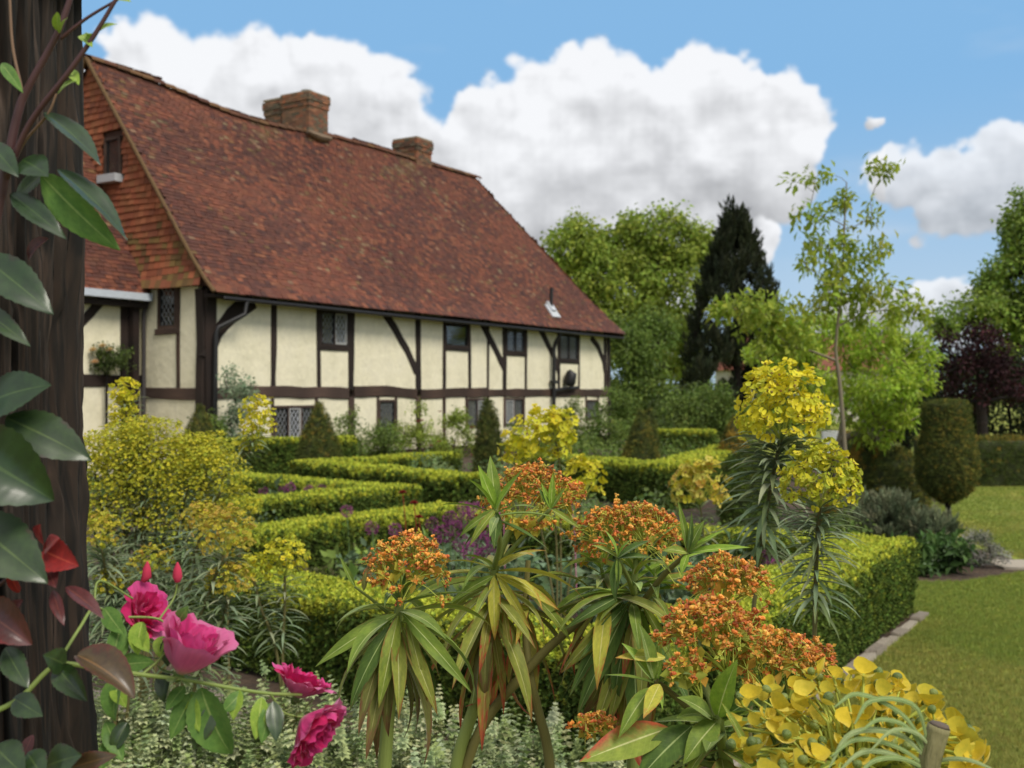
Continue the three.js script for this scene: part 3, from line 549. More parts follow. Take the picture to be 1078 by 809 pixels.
// ================================================================ foliage shapes
const flatLeaf = (g, base, dir, up, L, W, fold = 0.25, shape = 0.45) => {          // one small leaf of four triangles
  const m = aim(base, dir, up, 1), q = (x, y, z) => { const v = V(x, y, z).applyMatrix4(m); return g.v(v.x, v.y, v.z, x / W + 0.5, z / L); };
  const b = q(0, 0, 0), t = q(0, -L * 0.12, L), c = q(0, 0, L * shape), l = q(-W / 2, W * fold, L * shape), r = q(W / 2, W * fold, L * shape);
  g.tri(b, c, l); g.tri(c, t, l); g.tri(b, r, c); g.tri(c, r, t);
};
function sprigGeo(s, n, L, W, spread = 1, stem = false) {     // a shoot along +z with n small leaves; unit size
  seed(s); const g = new GB();
  for (let k = 0; k < n; k++) { const t = k / n, a = k * 2.4 + rr(-.4, .4), o = lerp(1.2, 0.35, t) * spread, d = V(Math.cos(a) * Math.sin(o), Math.sin(a) * Math.sin(o), Math.cos(o)); flatLeaf(g, V(0, 0, t * 0.8), d, V(-d.x * 0.3 + rr(-.3, .3), -d.y * 0.3 + rr(-.3, .3), 1), L * rr(0.8, 1.15), W * rr(0.8, 1.1)); }
  return g.geo();
}
function tuftGeo(s, n, L, W, droop = 0) {                      // leaves scattered in a unit ball
  seed(s); const g = new GB();
  for (let k = 0; k < n; k++) { const d = rdir(), p = d.clone().multiplyScalar(Math.cbrt(R()) * 0.9), e = d.clone().multiplyScalar(0.6).add(rdir()).add(V(0, -droop, 0)).normalize(); flatLeaf(g, p, e, V(rr(-.6, .6), 1, rr(-.6, .6)), L * rr(0.7, 1.2), W * rr(0.8, 1.1)); }
  return g.geo();
}
mat.leaf = leafy({ color: 0xffffff });
mat.leafDull = leafy({ color: 0xffffff, transmission: 0.15, specularIntensity: 0.3 });
mat.leafBright = leafy({ color: 0xffffff, transmission: 0.42 }); mat.leafShoot = leafy({ color: 0xffffff, transmission: 0.22 });
mat.bark = std({ color: rgb(92, 80, 66), map: tWood, bumpMap: tGrain, bumpScale: 0.02 });
mat.barkPale = std({ color: rgb(128, 118, 98) });
mat.twig = std({ color: rgb(84, 74, 52) });
const boxSprig = [sprigGeo(1, 7, 0.62, 0.36), sprigGeo(2, 6, 0.7, 0.4)], shootSprig = sprigGeo(3, 9, 0.55, 0.34, 1.2);
const yewSprig = (() => { seed(9); const g = new GB(); for (let k = 0; k < 9; k++) { const a = k * 2.4, o = lerp(1.3, 0.4, k / 9), d = V(Math.cos(a) * Math.sin(o), Math.sin(a) * Math.sin(o), Math.cos(o)); flatLeaf(g, V(0, 0, k / 9 * 0.8), d, V(0, 0, 1), 0.55, 0.11, 0.1); } return g.geo(); })();

// ---------------------------------------------------------------- clipped box hedges
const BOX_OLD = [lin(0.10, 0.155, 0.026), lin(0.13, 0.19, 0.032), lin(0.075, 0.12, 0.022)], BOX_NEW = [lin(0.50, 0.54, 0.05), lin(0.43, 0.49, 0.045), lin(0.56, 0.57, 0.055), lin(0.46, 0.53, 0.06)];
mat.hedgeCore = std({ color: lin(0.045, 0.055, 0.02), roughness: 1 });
let hno = 0;
function hedge(label, pts, width, height, size, density, group, fresh = 1) {     // pts: [x, depth] along the middle
  seed(2000 + ++hno);
  const base = V(pts[0][0], 0.004, -pts[0][1]), o = thing('box_hedge', label, 'hedge', base, group), core = new GB(), old = [], young = [];
  const h0 = height - size * 0.5, hw = width / 2 - size * 0.35;
  for (let k = 0; k + 1 < pts.length; k++) {
    const a = V(pts[k][0], 0, -pts[k][1]), b = V(pts[k + 1][0], 0, -pts[k + 1][1]), d = b.clone().sub(a), L = d.length(); d.normalize(); const s = V(-d.z, 0, d.x);
    const m = M4().makeBasis(d, V(0, 1, 0), s); m.setPosition(a);
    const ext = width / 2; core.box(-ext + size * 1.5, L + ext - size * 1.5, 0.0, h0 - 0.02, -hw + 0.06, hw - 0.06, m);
    const bump = (x, y) => (fbm(x * 2.3 + k * 9, y * 2.3 + hno, 0, 3) - 0.5) * 0.09;
    const put = (x, y, z, n, isTop) => {
      const p = V(x, y, z).applyMatrix4(m), nn = n.clone().applyMatrix4(M4().extractRotation(m));
      const dir = nn.multiplyScalar(0.9).add(rdir().multiplyScalar(0.75)).add(V(0, 0.25, 0)).normalize(), sc = size * rr(0.75, 1.3);
      old.push([aim(p, dir, rdir(), sc), vary(pick(BOX_OLD), 0.35)]);
    };
    const topN = Math.round((L + width) * width * density), sideN = Math.round((L + width) * height * density);
    for (let i = 0; i < topN; i++) { const x = rr(-ext, L + ext), z = rr(-hw, hw); put(x, h0 + bump(x, z) * 0.6, z, V(0, 1, 0)); }
    for (const sg of [-1, 1]) for (let i = 0; i < sideN; i++) { const x = rr(-ext, L + ext), y = rr(0.02, h0), taperIn = 0.03 * (1 - y / h0); put(x, y, sg * (hw - taperIn + bump(x, y)), V(0, 0, sg)); }
    for (const [x, sg] of [[-ext, -1], [L + ext, 1]]) if ((k === 0 && sg < 0) || (k + 2 === pts.length && sg > 0)) for (let i = 0; i < height * width * density; i++) { const y = rr(0.02, h0), z = rr(-hw, hw); put(x - sg * size * 0.6 + sg * bump(z, y), y, z, V(sg, 0, 0)); }
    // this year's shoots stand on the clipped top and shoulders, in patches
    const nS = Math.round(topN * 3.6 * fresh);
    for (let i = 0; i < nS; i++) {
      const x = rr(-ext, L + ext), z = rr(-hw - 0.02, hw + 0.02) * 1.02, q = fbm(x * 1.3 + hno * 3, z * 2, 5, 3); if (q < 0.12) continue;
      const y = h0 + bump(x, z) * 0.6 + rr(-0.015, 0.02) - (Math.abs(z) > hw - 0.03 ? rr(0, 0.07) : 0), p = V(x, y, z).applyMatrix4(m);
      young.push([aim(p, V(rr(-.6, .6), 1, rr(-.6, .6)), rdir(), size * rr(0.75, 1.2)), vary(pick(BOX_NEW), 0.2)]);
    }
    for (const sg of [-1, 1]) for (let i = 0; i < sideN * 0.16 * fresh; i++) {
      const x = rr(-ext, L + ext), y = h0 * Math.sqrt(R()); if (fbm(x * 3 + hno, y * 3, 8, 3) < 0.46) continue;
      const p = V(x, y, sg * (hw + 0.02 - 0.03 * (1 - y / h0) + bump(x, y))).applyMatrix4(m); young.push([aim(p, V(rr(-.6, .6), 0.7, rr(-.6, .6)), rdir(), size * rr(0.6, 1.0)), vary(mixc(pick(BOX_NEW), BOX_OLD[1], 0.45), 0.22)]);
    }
  }
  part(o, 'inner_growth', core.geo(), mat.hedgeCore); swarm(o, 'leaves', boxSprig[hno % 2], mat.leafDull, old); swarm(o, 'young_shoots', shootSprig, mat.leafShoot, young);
  return o;
}
// top-edge pixels of a hedge that is h high, back to ground coordinates
const gp = (px, py, h = 0.55) => { const d = F * (EYE - h) / (py - HZ); return [(px - CX) / F * d, d]; };
const off = ([x, d], ox, od) => [x + ox, d + od];
const PARTERRE = 'box hedges of the parterre';
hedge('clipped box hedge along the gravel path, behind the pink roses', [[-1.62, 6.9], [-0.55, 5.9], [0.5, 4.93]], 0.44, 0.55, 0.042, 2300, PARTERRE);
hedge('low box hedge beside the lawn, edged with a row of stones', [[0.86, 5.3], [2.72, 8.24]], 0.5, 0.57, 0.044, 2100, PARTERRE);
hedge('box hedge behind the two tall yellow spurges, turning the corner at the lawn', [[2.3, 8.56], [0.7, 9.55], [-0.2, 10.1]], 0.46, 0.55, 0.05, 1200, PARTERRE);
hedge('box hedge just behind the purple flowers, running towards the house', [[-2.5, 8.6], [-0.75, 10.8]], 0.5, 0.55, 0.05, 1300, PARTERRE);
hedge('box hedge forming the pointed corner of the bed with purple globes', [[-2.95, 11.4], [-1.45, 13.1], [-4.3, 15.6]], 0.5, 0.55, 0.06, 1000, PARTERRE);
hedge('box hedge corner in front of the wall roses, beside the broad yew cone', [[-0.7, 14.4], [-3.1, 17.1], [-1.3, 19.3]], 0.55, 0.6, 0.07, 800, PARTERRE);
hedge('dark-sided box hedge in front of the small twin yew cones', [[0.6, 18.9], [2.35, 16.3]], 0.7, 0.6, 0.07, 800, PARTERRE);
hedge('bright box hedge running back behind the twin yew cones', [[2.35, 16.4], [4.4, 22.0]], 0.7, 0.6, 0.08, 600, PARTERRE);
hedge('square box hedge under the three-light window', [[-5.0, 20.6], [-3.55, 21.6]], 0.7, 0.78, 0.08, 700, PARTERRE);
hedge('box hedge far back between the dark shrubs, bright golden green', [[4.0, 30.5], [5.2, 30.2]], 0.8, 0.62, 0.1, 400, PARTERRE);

// ---------------------------------------------------------------- clipped yews
const YEW = [lin(0.085, 0.105, 0.022), lin(0.105, 0.125, 0.028), lin(0.065, 0.085, 0.022)], YEW_NEW = [lin(0.25, 0.225, 0.04), lin(0.2, 0.2, 0.04), lin(0.28, 0.22, 0.045)], GOLD = [lin(0.38, 0.23, 0.035), lin(0.31, 0.21, 0.035), lin(0.42, 0.28, 0.04)];
function topiary(name, label, x, d, profile, size, n, newShare, pal = YEW_NEW, stemH = 0, group) {   // profile: [height, radius] from the foot
  seed(2500 + ++hno);
  const o = thing(name, label, 'topiary', V(x, 0.004, -d), group), g = new GB(), list = [], N = 14;
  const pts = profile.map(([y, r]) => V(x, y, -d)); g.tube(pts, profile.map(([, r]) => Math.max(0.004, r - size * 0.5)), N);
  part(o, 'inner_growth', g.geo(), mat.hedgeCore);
  if (stemH) part(o, 'trunk', new GB().tube([V(x, 0, -d), V(x + 0.02, stemH * 0.5, -d), V(x, stemH + 0.1, -d)], [0.04, 0.032, 0.036], 8).geo(), mat.bark);
  let area = []; let tot = 0;
  for (let k = 0; k + 1 < profile.length; k++) { const [y0, r0] = profile[k], [y1, r1] = profile[k + 1]; tot += (r0 + r1) / 2 * Math.hypot(y1 - y0, r1 - r0) + 1e-4; area.push(tot); }
  for (let i = 0; i < n; i++) {
    const q = R() * tot, k = area.findIndex((a) => a >= q), t = R(), [y0, r0] = profile[k], [y1, r1] = profile[k + 1], y = lerp(y0, y1, t), a = rr(0, 6.283), r = lerp(r0, r1, t) + (fbm(a * 2.2 + hno, y * 4, 1, 3) - 0.5) * 0.07 - size * 0.35;
    const nrm = V(Math.cos(a), (r0 - r1) / (y1 - y0 + 1e-4) * 0.8, Math.sin(a)).normalize();
    if (Math.abs(y1 - y0) < 0.02) nrm.set(0, y0 > 0.3 && k > profile.length / 2 ? 1 : -1, 0);
    const fresh = R() < newShare * sstep(0.3, 0.62, fbm(a * 1.6 + 3, y * 3, hno, 3));
    list.push([aim(V(x + Math.cos(a) * Math.max(r, 0), y, -d + Math.sin(a) * Math.max(r, 0)), nrm.multiplyScalar(0.8).add(rdir().multiplyScalar(0.8)).add(V(0, 0.3, 0)), rdir(), size * rr(0.8, 1.4)), vary(fresh ? pick(pal) : pick(YEW), 0.3)]);
  }
  swarm(o, 'needles', yewSprig, mat.leafDull, list);
  return o;
}
const cone = (h, r, e = 1) => Array.from({ length: 9 }, (_, k) => { const t = k / 8; return [0.03 + t * h, k === 8 ? 0.015 : r * Math.pow(1 - t, e) * (t < 0.1 ? 0.9 : 1) + 0.02]; });
const YG = 'clipped yew cones among the hedges';
topiary('yew_cone', 'broad dark yew cone in front of the three-light window', -3.18, 18.0, cone(1.48, 0.52, 0.8), 0.07, 3400, 0.35, YEW_NEW, 0, YG);
topiary('yew_cone', 'stubby yew cone in front of the house corner post', -5.6, 19.6, cone(1.42, 0.46, 0.7), 0.07, 2600, 0.35, YEW_NEW, 0, YG);
topiary('yew_cone', 'narrow near-black yew column before the wall roses', -0.4, 18.2, cone(1.55, 0.24, 0.45), 0.07, 2400, 0.08, YEW_NEW, 0, YG);
topiary('yew_cone', 'yew cone with bronze shoots, the larger of the twin cones', 2.24, 19.0, cone(1.36, 0.42, 0.85), 0.07, 2600, 0.6, YEW_NEW, 0, YG);
topiary('yew_cone', 'slim dark yew cone, the further of the twin cones', 2.95, 23.5, cone(1.3, 0.26, 0.7), 0.08, 1500, 0.15, YEW_NEW, 0, YG);
topiary('yew_cone', 'rust-tinged yew cone left of the tall yellow spurge', 4.1, 20.2, cone(1.22, 0.46, 0.85), 0.07, 2200, 0.6, GOLD, 0, YG);
topiary('yew_cone', 'wide copper-gold yew cone beside the lime-green tree', 4.35, 13.4, cone(1.2, 0.62, 0.95), 0.06, 4200, 0.95, GOLD, 0, YG);
topiary('yew_topiary', 'tall flat-topped yew clipped like an urn on a bare trunk', 4.82, 12.1, [[0.5, 0.05], [0.56, 0.16], [0.66, 0.26], [0.8, 0.315], [0.95, 0.315], [1.15, 0.28], [1.35, 0.245], [1.55, 0.225], [1.585, 0.215], [1.59, 0.02]], 0.04, 9000, 0.3, YEW_NEW, 0.5);
topiary('yew_ball', 'rounded yew dome on the left of the urn-shaped topiary', 4.62, 13.1, [[0.05, 0.2], [0.3, 0.34], [0.6, 0.36], [0.85, 0.26], [0.98, 0.12], [1.02, 0.02]], 0.06, 2400, 0.3);
{ const o = topiary('box_ball', 'clipped green box ball behind the tall yellow spurge', 2.66, 12.4, [[0.02, 0.15], [0.2, 0.27], [0.5, 0.32], [0.75, 0.28], [0.95, 0.17], [1.02, 0.03]], 0.06, 3000, 0.9, [lin(0.11, 0.16, 0.02), lin(0.08, 0.13, 0.02)]); }

// ---------------------------------------------------------------- long clipped hedge at the far side of the lawn
{
  seed(2900);
  const run = (label, x0, x1, d0, d1, h) => {
    const o = thing('yew_hedge', label, 'hedge', V(x0, 0, -d0), 'tall clipped hedge behind the lawn'), L = Math.hypot(x1 - x0, d1 - d0), dv = V((x1 - x0) / L, 0, -(d1 - d0) / L), s = V(-dv.z, 0, dv.x), m = M4().makeBasis(dv, V(0, 1, 0), s); m.setPosition(x0, 0, -d0);
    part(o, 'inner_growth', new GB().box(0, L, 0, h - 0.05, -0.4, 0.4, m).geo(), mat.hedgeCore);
    const list = []; const n = Math.round(L * 700);
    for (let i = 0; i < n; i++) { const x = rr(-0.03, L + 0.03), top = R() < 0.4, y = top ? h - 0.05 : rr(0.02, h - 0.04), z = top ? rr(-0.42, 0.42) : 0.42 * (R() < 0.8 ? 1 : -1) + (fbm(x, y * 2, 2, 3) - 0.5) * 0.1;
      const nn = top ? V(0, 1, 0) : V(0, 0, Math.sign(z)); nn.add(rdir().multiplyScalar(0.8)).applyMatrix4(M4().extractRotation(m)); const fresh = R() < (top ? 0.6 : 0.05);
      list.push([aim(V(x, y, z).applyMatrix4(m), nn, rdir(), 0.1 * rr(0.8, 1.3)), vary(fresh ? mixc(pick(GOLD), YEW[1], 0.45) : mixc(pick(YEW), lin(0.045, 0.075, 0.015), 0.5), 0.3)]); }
    for (const x of [0.02, L - 0.02]) for (let i = 0; i < 260; i++) list.push([aim(V(x, rr(0.02, h), rr(-.4, .4)).applyMatrix4(m), rdir(), rdir(), 0.1), vary(pick(YEW), 0.3)]);
    swarm(o, 'leaves', yewSprig, mat.leafDull, list);
  };
  run('tall dark clipped hedge across the lawn, right of the gap', 7.6, 14.5, 20.2, 20.6, 0.86);
  run('short length of dark clipped hedge left of the gap in it', 5.9, 6.75, 20.6, 20.5, 0.95);
  run('low clipped hedge seen through the gap behind the lawn', 6.4, 8.2, 24.5, 24.5, 0.55);
}

// ---------------------------------------------------------------- trees and shrubs grown from leaf clumps
// clumps: [x, y, z, r]; every clump hangs on a branch that leaves the trunk or an older branch; branch thickness follows what it carries
function grown(name, label, category, trunk, r0, clumps, o) {
  seed(o.seed);
  const root = thing(name, label, category, trunk[0].clone(), o.group), nodes = [];
  const tp = curve(trunk, 16); tp.forEach((p, k) => nodes.push({ p, up: k - 1, load: 0 }));
  const sorted = clumps.map(([x, y, z, r]) => ({ c: V(x, y, z), r })).sort((a, b) => a.c.distanceTo(tp[5]) - b.c.distanceTo(tp[5])), chains = [];
  for (const q of sorted) {
    let bi = 0, bd = 1e9;
    nodes.forEach((n, i) => { if (i < (o.first ?? 4)) return; const dy = q.c.y - n.p.y, d = n.p.distanceTo(q.c) + Math.max(0, -dy + 0.15 * n.p.distanceTo(q.c)) * 1.6; if (d < bd) { bd = d; bi = i; } });
    const a = nodes[bi].p, len = a.distanceTo(q.c), n = Math.max(2, Math.min(7, Math.round(len / (o.step ?? 0.5)))), mid = a.clone().lerp(q.c, 0.5).add(V(rr(-.12, .12), 0.12 + rr(-.05, .08), rr(-.12, .12)).multiplyScalar(len));
    let prev = bi; const path = new THREE.QuadraticBezierCurve3(a, mid, q.c).getPoints(n);
    for (let k = 1; k <= n; k++) { nodes.push({ p: path[k], up: prev, load: 0 }); prev = nodes.length - 1; }
    nodes[prev].tip = true;
  }
  for (let i = nodes.length - 1; i > 0; i--) { if (nodes[i].tip || !nodes[i].load) nodes[i].load += nodes[i].tip ? 1 : 0; nodes[nodes[i].up]?.load !== undefined && (nodes[nodes[i].up].load += nodes[i].load); }
  const total = Math.max(1, nodes[0].load), rad = (n, k) => (k < tp.length ? Math.max(r0 * (1 - 0.75 * k / tp.length), r0 * Math.sqrt(n.load / total)) : Math.max(o.thin ?? 0.008, r0 * 0.9 * Math.sqrt(n.load / total)));
  const tg = new GB(); tg.tube(tp, tp.map((_, k) => rad(nodes[k], k) * (k === 0 ? 1.35 : 1)), 9); const tm = part(root, 'trunk', tg.geo(), o.bark ?? mat.bark);
  const bg = new GB();
  for (let i = tp.length; i < nodes.length; i++) { const a = nodes[nodes[i].up], ra = Math.min(rad(a, nodes[i].up), rad(nodes[i], i) * 1.5), rb = rad(nodes[i], i); bg.tube([a.p, nodes[i].p], [ra, rb], o.sides ?? 5, false); }
  if (o.twigs) for (const q of sorted) for (let k = 0; k < o.twigs; k++) { const e = q.c.clone().addScaledVector(rdir(), q.r * 0.8); bg.tube([q.c, q.c.clone().lerp(e, 0.5).add(V(0, q.r * 0.08, 0)), e], [0.006, 0.004, 0.002].map((x) => x * (o.twigScale ?? 1)), 4, false); }
  part(root, 'branches', bg.geo(), o.bark ?? mat.bark).userData.kind = 'stuff';
  const list = [];
  for (const q of sorted) {
    const n = Math.round(o.density * q.r * q.r * rr(0.75, 1.25)), tone = rr(0, 1), squash = o.squash ?? 0.75;
    for (let k = 0; k < n; k++) {
      const d = rdir(), p = q.c.clone().add(V(d.x, d.y * squash, d.z).multiplyScalar(q.r * Math.pow(R(), 0.45)));
      p.y = Math.max(p.y, 0.03);
      const c = mixc(o.colors[Math.floor(tone * o.colors.length) % o.colors.length], pick(o.colors), 0.6), dir = o.lift ? d.clone().multiplyScalar(0.5).add(V(0, o.lift, 0)).add(rdir().multiplyScalar(0.4)) : rdir();
      list.push([aim(p, dir, V(rr(-.5, .5), 1, rr(-.5, .5)), o.size * rr(0.7, 1.35)), vary(c, 0.25)]);
    }
  }
  swarm(root, 'crown', o.geo, o.mat ?? mat.leaf, list);
  return root;
}
// clumps spread in ellipsoids given by pixels: [px, py, rx px, ry px, depth, count, clump radius px, depth spread]
function cloud(list, s) {
  seed(s); const out = [];
  for (const [px, py, rx, ry, d, n, cr, dz] of list) for (let k = 0; k < n; k++) {
    const a = rr(0, 6.283), q = Math.pow(R(), 0.6), p = P(px + Math.cos(a) * rx * q, py + Math.sin(a) * ry * q, d); out.push([p.x, p.y, p.z + rr(-1, 1) * (dz ?? rx / F * d * 0.7) * Math.sqrt(1 - q * q * 0.8), cr / F * d * rr(0.7, 1.25)]);
  }
  return out;
}
const tuftA = tuftGeo(11, 10, 0.6, 0.32, 0.2), tuftB = tuftGeo(12, 9, 0.75, 0.34, 0.5), tuftC = tuftGeo(13, 7, 1.0, 0.5, 0.5), tuftSmall = tuftGeo(14, 12, 0.42, 0.2, 0.1), tuftBig = tuftGeo(15, 5, 1.2, 0.7, 0.2);
const spire = (() => { seed(19); const g = new GB(); for (let k = 0; k < 14; k++) { const a = k * 2.4, t = k / 14, o = rr(0.2, 0.7) * (1 - t * 0.5); flatLeaf(g, V(Math.cos(a) * 0.14 * (1 - t), Math.sin(a) * 0.14 * (1 - t), t * 1.1 - 0.3), V(Math.cos(a) * Math.sin(o), Math.sin(a) * Math.sin(o), Math.cos(o)), V(Math.cos(a), Math.sin(a), 0.2), 0.5, 0.13); } return g.geo(); })();
const GRN = [lin(0.23, 0.33, 0.04), lin(0.20, 0.28, 0.035), lin(0.28, 0.36, 0.045), lin(0.31, 0.38, 0.05)], DGRN = [lin(0.08, 0.12, 0.022), lin(0.10, 0.15, 0.028), lin(0.062, 0.10, 0.02)], MGRN = [lin(0.14, 0.21, 0.034), lin(0.16, 0.24, 0.04), lin(0.11, 0.175, 0.03)], LIME = [lin(0.36, 0.50, 0.04), lin(0.30, 0.45, 0.035), lin(0.42, 0.54, 0.05), lin(0.36, 0.45, 0.055)], GREYG = [lin(0.22, 0.30, 0.18), lin(0.19, 0.27, 0.14), lin(0.26, 0.33, 0.21)];
{
  const g = (px, d) => V((px - CX) / F * d, 0, -d);
  // large open tree beyond the house
  grown('ash_tree', 'large spreading pale green tree with visible limbs beyond the house end', 'tree', [g(672, 55), P(676, 430, 55), P(682, 395, 55), P(690, 360, 55.5), P(696, 320, 56)], 0.26,
    [...cloud([[628, 260, 46, 30, 55, 34, 14], [700, 258, 46, 32, 56, 40, 14], [604, 262, 26, 24, 54, 14, 12], [645, 300, 66, 40, 55, 40, 14], [712, 304, 36, 44, 55, 30, 14], [704, 360, 42, 34, 54, 20, 13], [655, 345, 40, 32, 54, 26, 14], [736, 262, 14, 30, 56, 9, 11], [602, 296, 28, 24, 55, 12, 12], [664, 238, 40, 10, 55, 12, 11]], 61)],
    { seed: 62, density: 30, size: 0.44, geo: tuftA, colors: [lin(0.28, 0.37, 0.05), lin(0.23, 0.32, 0.04), lin(0.35, 0.42, 0.06)], step: 1.1, thin: 0.02, squash: 0.7, twigs: 4, twigScale: 3, first: 4 });
  grown('broadleaf_tree', 'dense mid-green tree standing against the far end of the house', 'tree', [g(668, 43), P(668, 440, 43), P(668, 400, 43), P(667, 370, 43)], 0.2,
    cloud([[668, 372, 26, 40, 43, 16, 15], [672, 420, 30, 34, 43, 14, 15], [650, 440, 22, 22, 42, 8, 13], [690, 350, 20, 24, 44, 7, 13]], 63), { seed: 64, density: 70, size: 0.30, geo: tuftA, colors: MGRN, step: 0.8, thin: 0.015 });
  // dark conifer with feathered spires
  {
    const cl = []; seed(65); const d = 50;
    for (let k = 0; k < 120; k++) { const t = Math.pow(R(), 0.8), y = lerp(470, 232, t), w = 44 * (1 - t * t) + 5, p = P(776 + rr(-1, 1) * w - 2 * t, y, d); cl.push([p.x, p.y, p.z + rr(-1, 1) * w / F * d, lerp(10, 6, t) / F * d]); }
    for (const [x, y] of [[770, 214], [779, 224], [768, 228], [760, 246], [752, 262], [790, 258], [796, 272], [746, 285], [800, 292], [806, 318], [742, 312], [786, 238]]) { const p = P(x, y + 8, d); cl.push([p.x, p.y, p.z, 0.22]); }
    for (let k = 0; k < 34; k++) { const t = R(), sg = k % 2 ? 1 : -1, w = 46 * (1 - t * t) + 7, p = P(776 + sg * w, lerp(440, 240, t), d); cl.push([p.x, p.y, p.z + rr(-.5, .5), 0.26]); }
    grown('conifer_tree', 'tall near-black conifer with ragged spires', 'tree', [g(776, d), P(776, 420, d), P(775, 320, d), P(772, 222, d)], 0.26, cl, { seed: 66, density: 190, size: 0.52, geo: spire, colors: [lin(0.032, 0.04, 0.02), lin(0.042, 0.05, 0.024), lin(0.024, 0.032, 0.018)], mat: mat.leafDull, step: 0.9, thin: 0.02, lift: 1.2, squash: 1.5, first: 1 });
  }
  // slender young tree, open crown
  {
    const d = 12, cl = cloud([[848, 188, 22, 5, d, 5, 7, 0.1], [873, 184, 8, 5, d, 2, 5, 0.1], [925, 178, 15, 7, d, 6, 7, 0.1], [916, 206, 8, 8, d, 2, 5, 0.1], [857, 222, 20, 8, d, 6, 8, 0.15], [887, 210, 12, 8, d, 4, 8, 0.1], [916, 234, 10, 6, d, 3, 6, 0.1], [868, 262, 24, 22, d, 11, 8, 0.25], [920, 262, 22, 16, d, 9, 8, 0.25], [858, 278, 14, 10, d, 4, 7, 0.2], [900, 292, 46, 18, d, 16, 9, 0.4], [930, 318, 34, 18, d, 12, 9, 0.4], [880, 312, 30, 14, d, 9, 9, 0.4],
      [950, 330, 20, 10, d, 5, 8, 0.3], [893, 240, 6, 16, d, 3, 6, 0.1], [790, 322, 40, 10, d - 0.4, 13, 10, 0.3], [770, 332, 20, 8, d - 0.4, 5, 9, 0.2], [820, 338, 40, 18, d, 16, 12, 0.4], [830, 365, 36, 18, d, 10, 12, 0.4]], 71);
    grown('young_tree', 'slender young tree with sparse yellow-green leaves against the sky', 'tree', [g(893, d), P(890, 480, d), P(884, 400, d), P(880, 368, d), P(887, 300, d), P(890, 230, d), P(892, 192, d)], 0.022, cl,
      { seed: 72, density: 460, size: 0.085, geo: tuftC, colors: [lin(0.33, 0.42, 0.045), lin(0.28, 0.39, 0.04), lin(0.38, 0.42, 0.055)], mat: mat.leafBright, step: 0.25, thin: 0.003, squash: 0.6, bark: mat.barkPale, first: 6 });
    grown('lime_green_shrub', 'lime-green leafy small tree low behind the two tall yellow spurges', 'tree', [g(880, 13.5), P(884, 470, 13.5), P(890, 430, 13.5), P(900, 400, 13.5)], 0.05,
      cloud([[930, 378, 52, 18, 13.5, 34, 9, 0.7], [955, 362, 30, 10, 13.5, 12, 8, 0.5], [905, 410, 50, 14, 13, 30, 9, 0.7], [950, 405, 38, 12, 13, 20, 9, 0.6], [930, 435, 42, 12, 13, 22, 9, 0.5], [925, 458, 24, 8, 13, 8, 8, 0.3], [860, 350, 40, 14, 13.8, 22, 9, 0.6], [905, 345, 46, 12, 13.6, 20, 9, 0.6], [830, 372, 44, 14, 13.5, 22, 9, 0.6], [845, 400, 30, 10, 13.5, 12, 8, 0.5]], 73),
      { seed: 74, density: 760, size: 0.07, geo: tuftC, colors: LIME, mat: mat.leafBright, step: 0.3, thin: 0.004, squash: 0.7, bark: mat.barkPale });
  }
  // right edge: big tree, purple shrub, dark undergrowth
  grown('broadleaf_tree', 'big rounded green tree cut off by the right edge', 'tree', [g(1120, 32), P(1115, 400, 32), P(1110, 340, 32), P(1105, 290, 32)], 0.3,
    cloud([[1112, 240, 46, 50, 32, 36, 19], [1076, 240, 14, 36, 32, 12, 13], [1070, 300, 36, 36, 32, 26, 17], [1030, 325, 30, 18, 31.5, 12, 15], [1090, 340, 50, 30, 32, 18, 18], [1040, 296, 18, 16, 32, 7, 12], [1000, 345, 20, 10, 31, 8, 12], [1140, 300, 40, 50, 32, 16, 20]], 75), { seed: 76, density: 85, size: 0.26, geo: tuftA, colors: [lin(0.22, 0.32, 0.045), lin(0.17, 0.26, 0.04), lin(0.26, 0.35, 0.05)], step: 0.8, thin: 0.015 });
  grown('purple_shrub', 'dark purple-leaved shrub above the far clipped hedge', 'shrub', [g(1035, 25), P(1034, 440, 25), P(1032, 420, 25), P(1030, 400, 25)], 0.12,
    cloud([[1030, 372, 40, 24, 25, 26, 13], [1000, 388, 22, 18, 25, 9, 11], [1060, 395, 30, 26, 25, 14, 13], [1030, 410, 44, 18, 25.5, 12, 12], [1005, 360, 16, 10, 25, 4, 9]], 77), { seed: 78, density: 90, size: 0.17, geo: tuftA, colors: [lin(0.035, 0.014, 0.018), lin(0.05, 0.018, 0.022), lin(0.026, 0.013, 0.016)], mat: mat.leafDull, step: 0.5, thin: 0.008 });
  for (const [px, d, h, label] of [[1000, 27, 2.4, 'dark evergreen undergrowth left of the purple shrub'], [1062, 28, 2.6, 'dark evergreen undergrowth behind the purple shrub'], [955, 29, 2.0, 'dark bush between the lime-green tree and the purple shrub'], [1110, 27, 2.5, 'dark evergreen bush at the right edge behind the hedge']]) {
    const cl = []; seed(px); for (let k = 0; k < 34; k++) cl.push([(px - CX) / F * d + rr(-1.1, 1.1), rr(0.2, h), -d + rr(-.8, .8), rr(0.28, 0.42)]);
    grown('dark_bush', label, 'bush', [g(px, d), g(px, d).add(V(0, 0.4, 0)), g(px, d).add(V(0.05, 0.8, 0)), g(px, d).add(V(0, 1.3, 0))], 0.07, cl, { seed: px + 1, density: 80, size: 0.2, geo: tuftA, colors: [lin(0.018, 0.026, 0.012), lin(0.026, 0.038, 0.016)], mat: mat.leafDull, step: 0.5, group: 'dark undergrowth behind the lawn hedge' });
  }
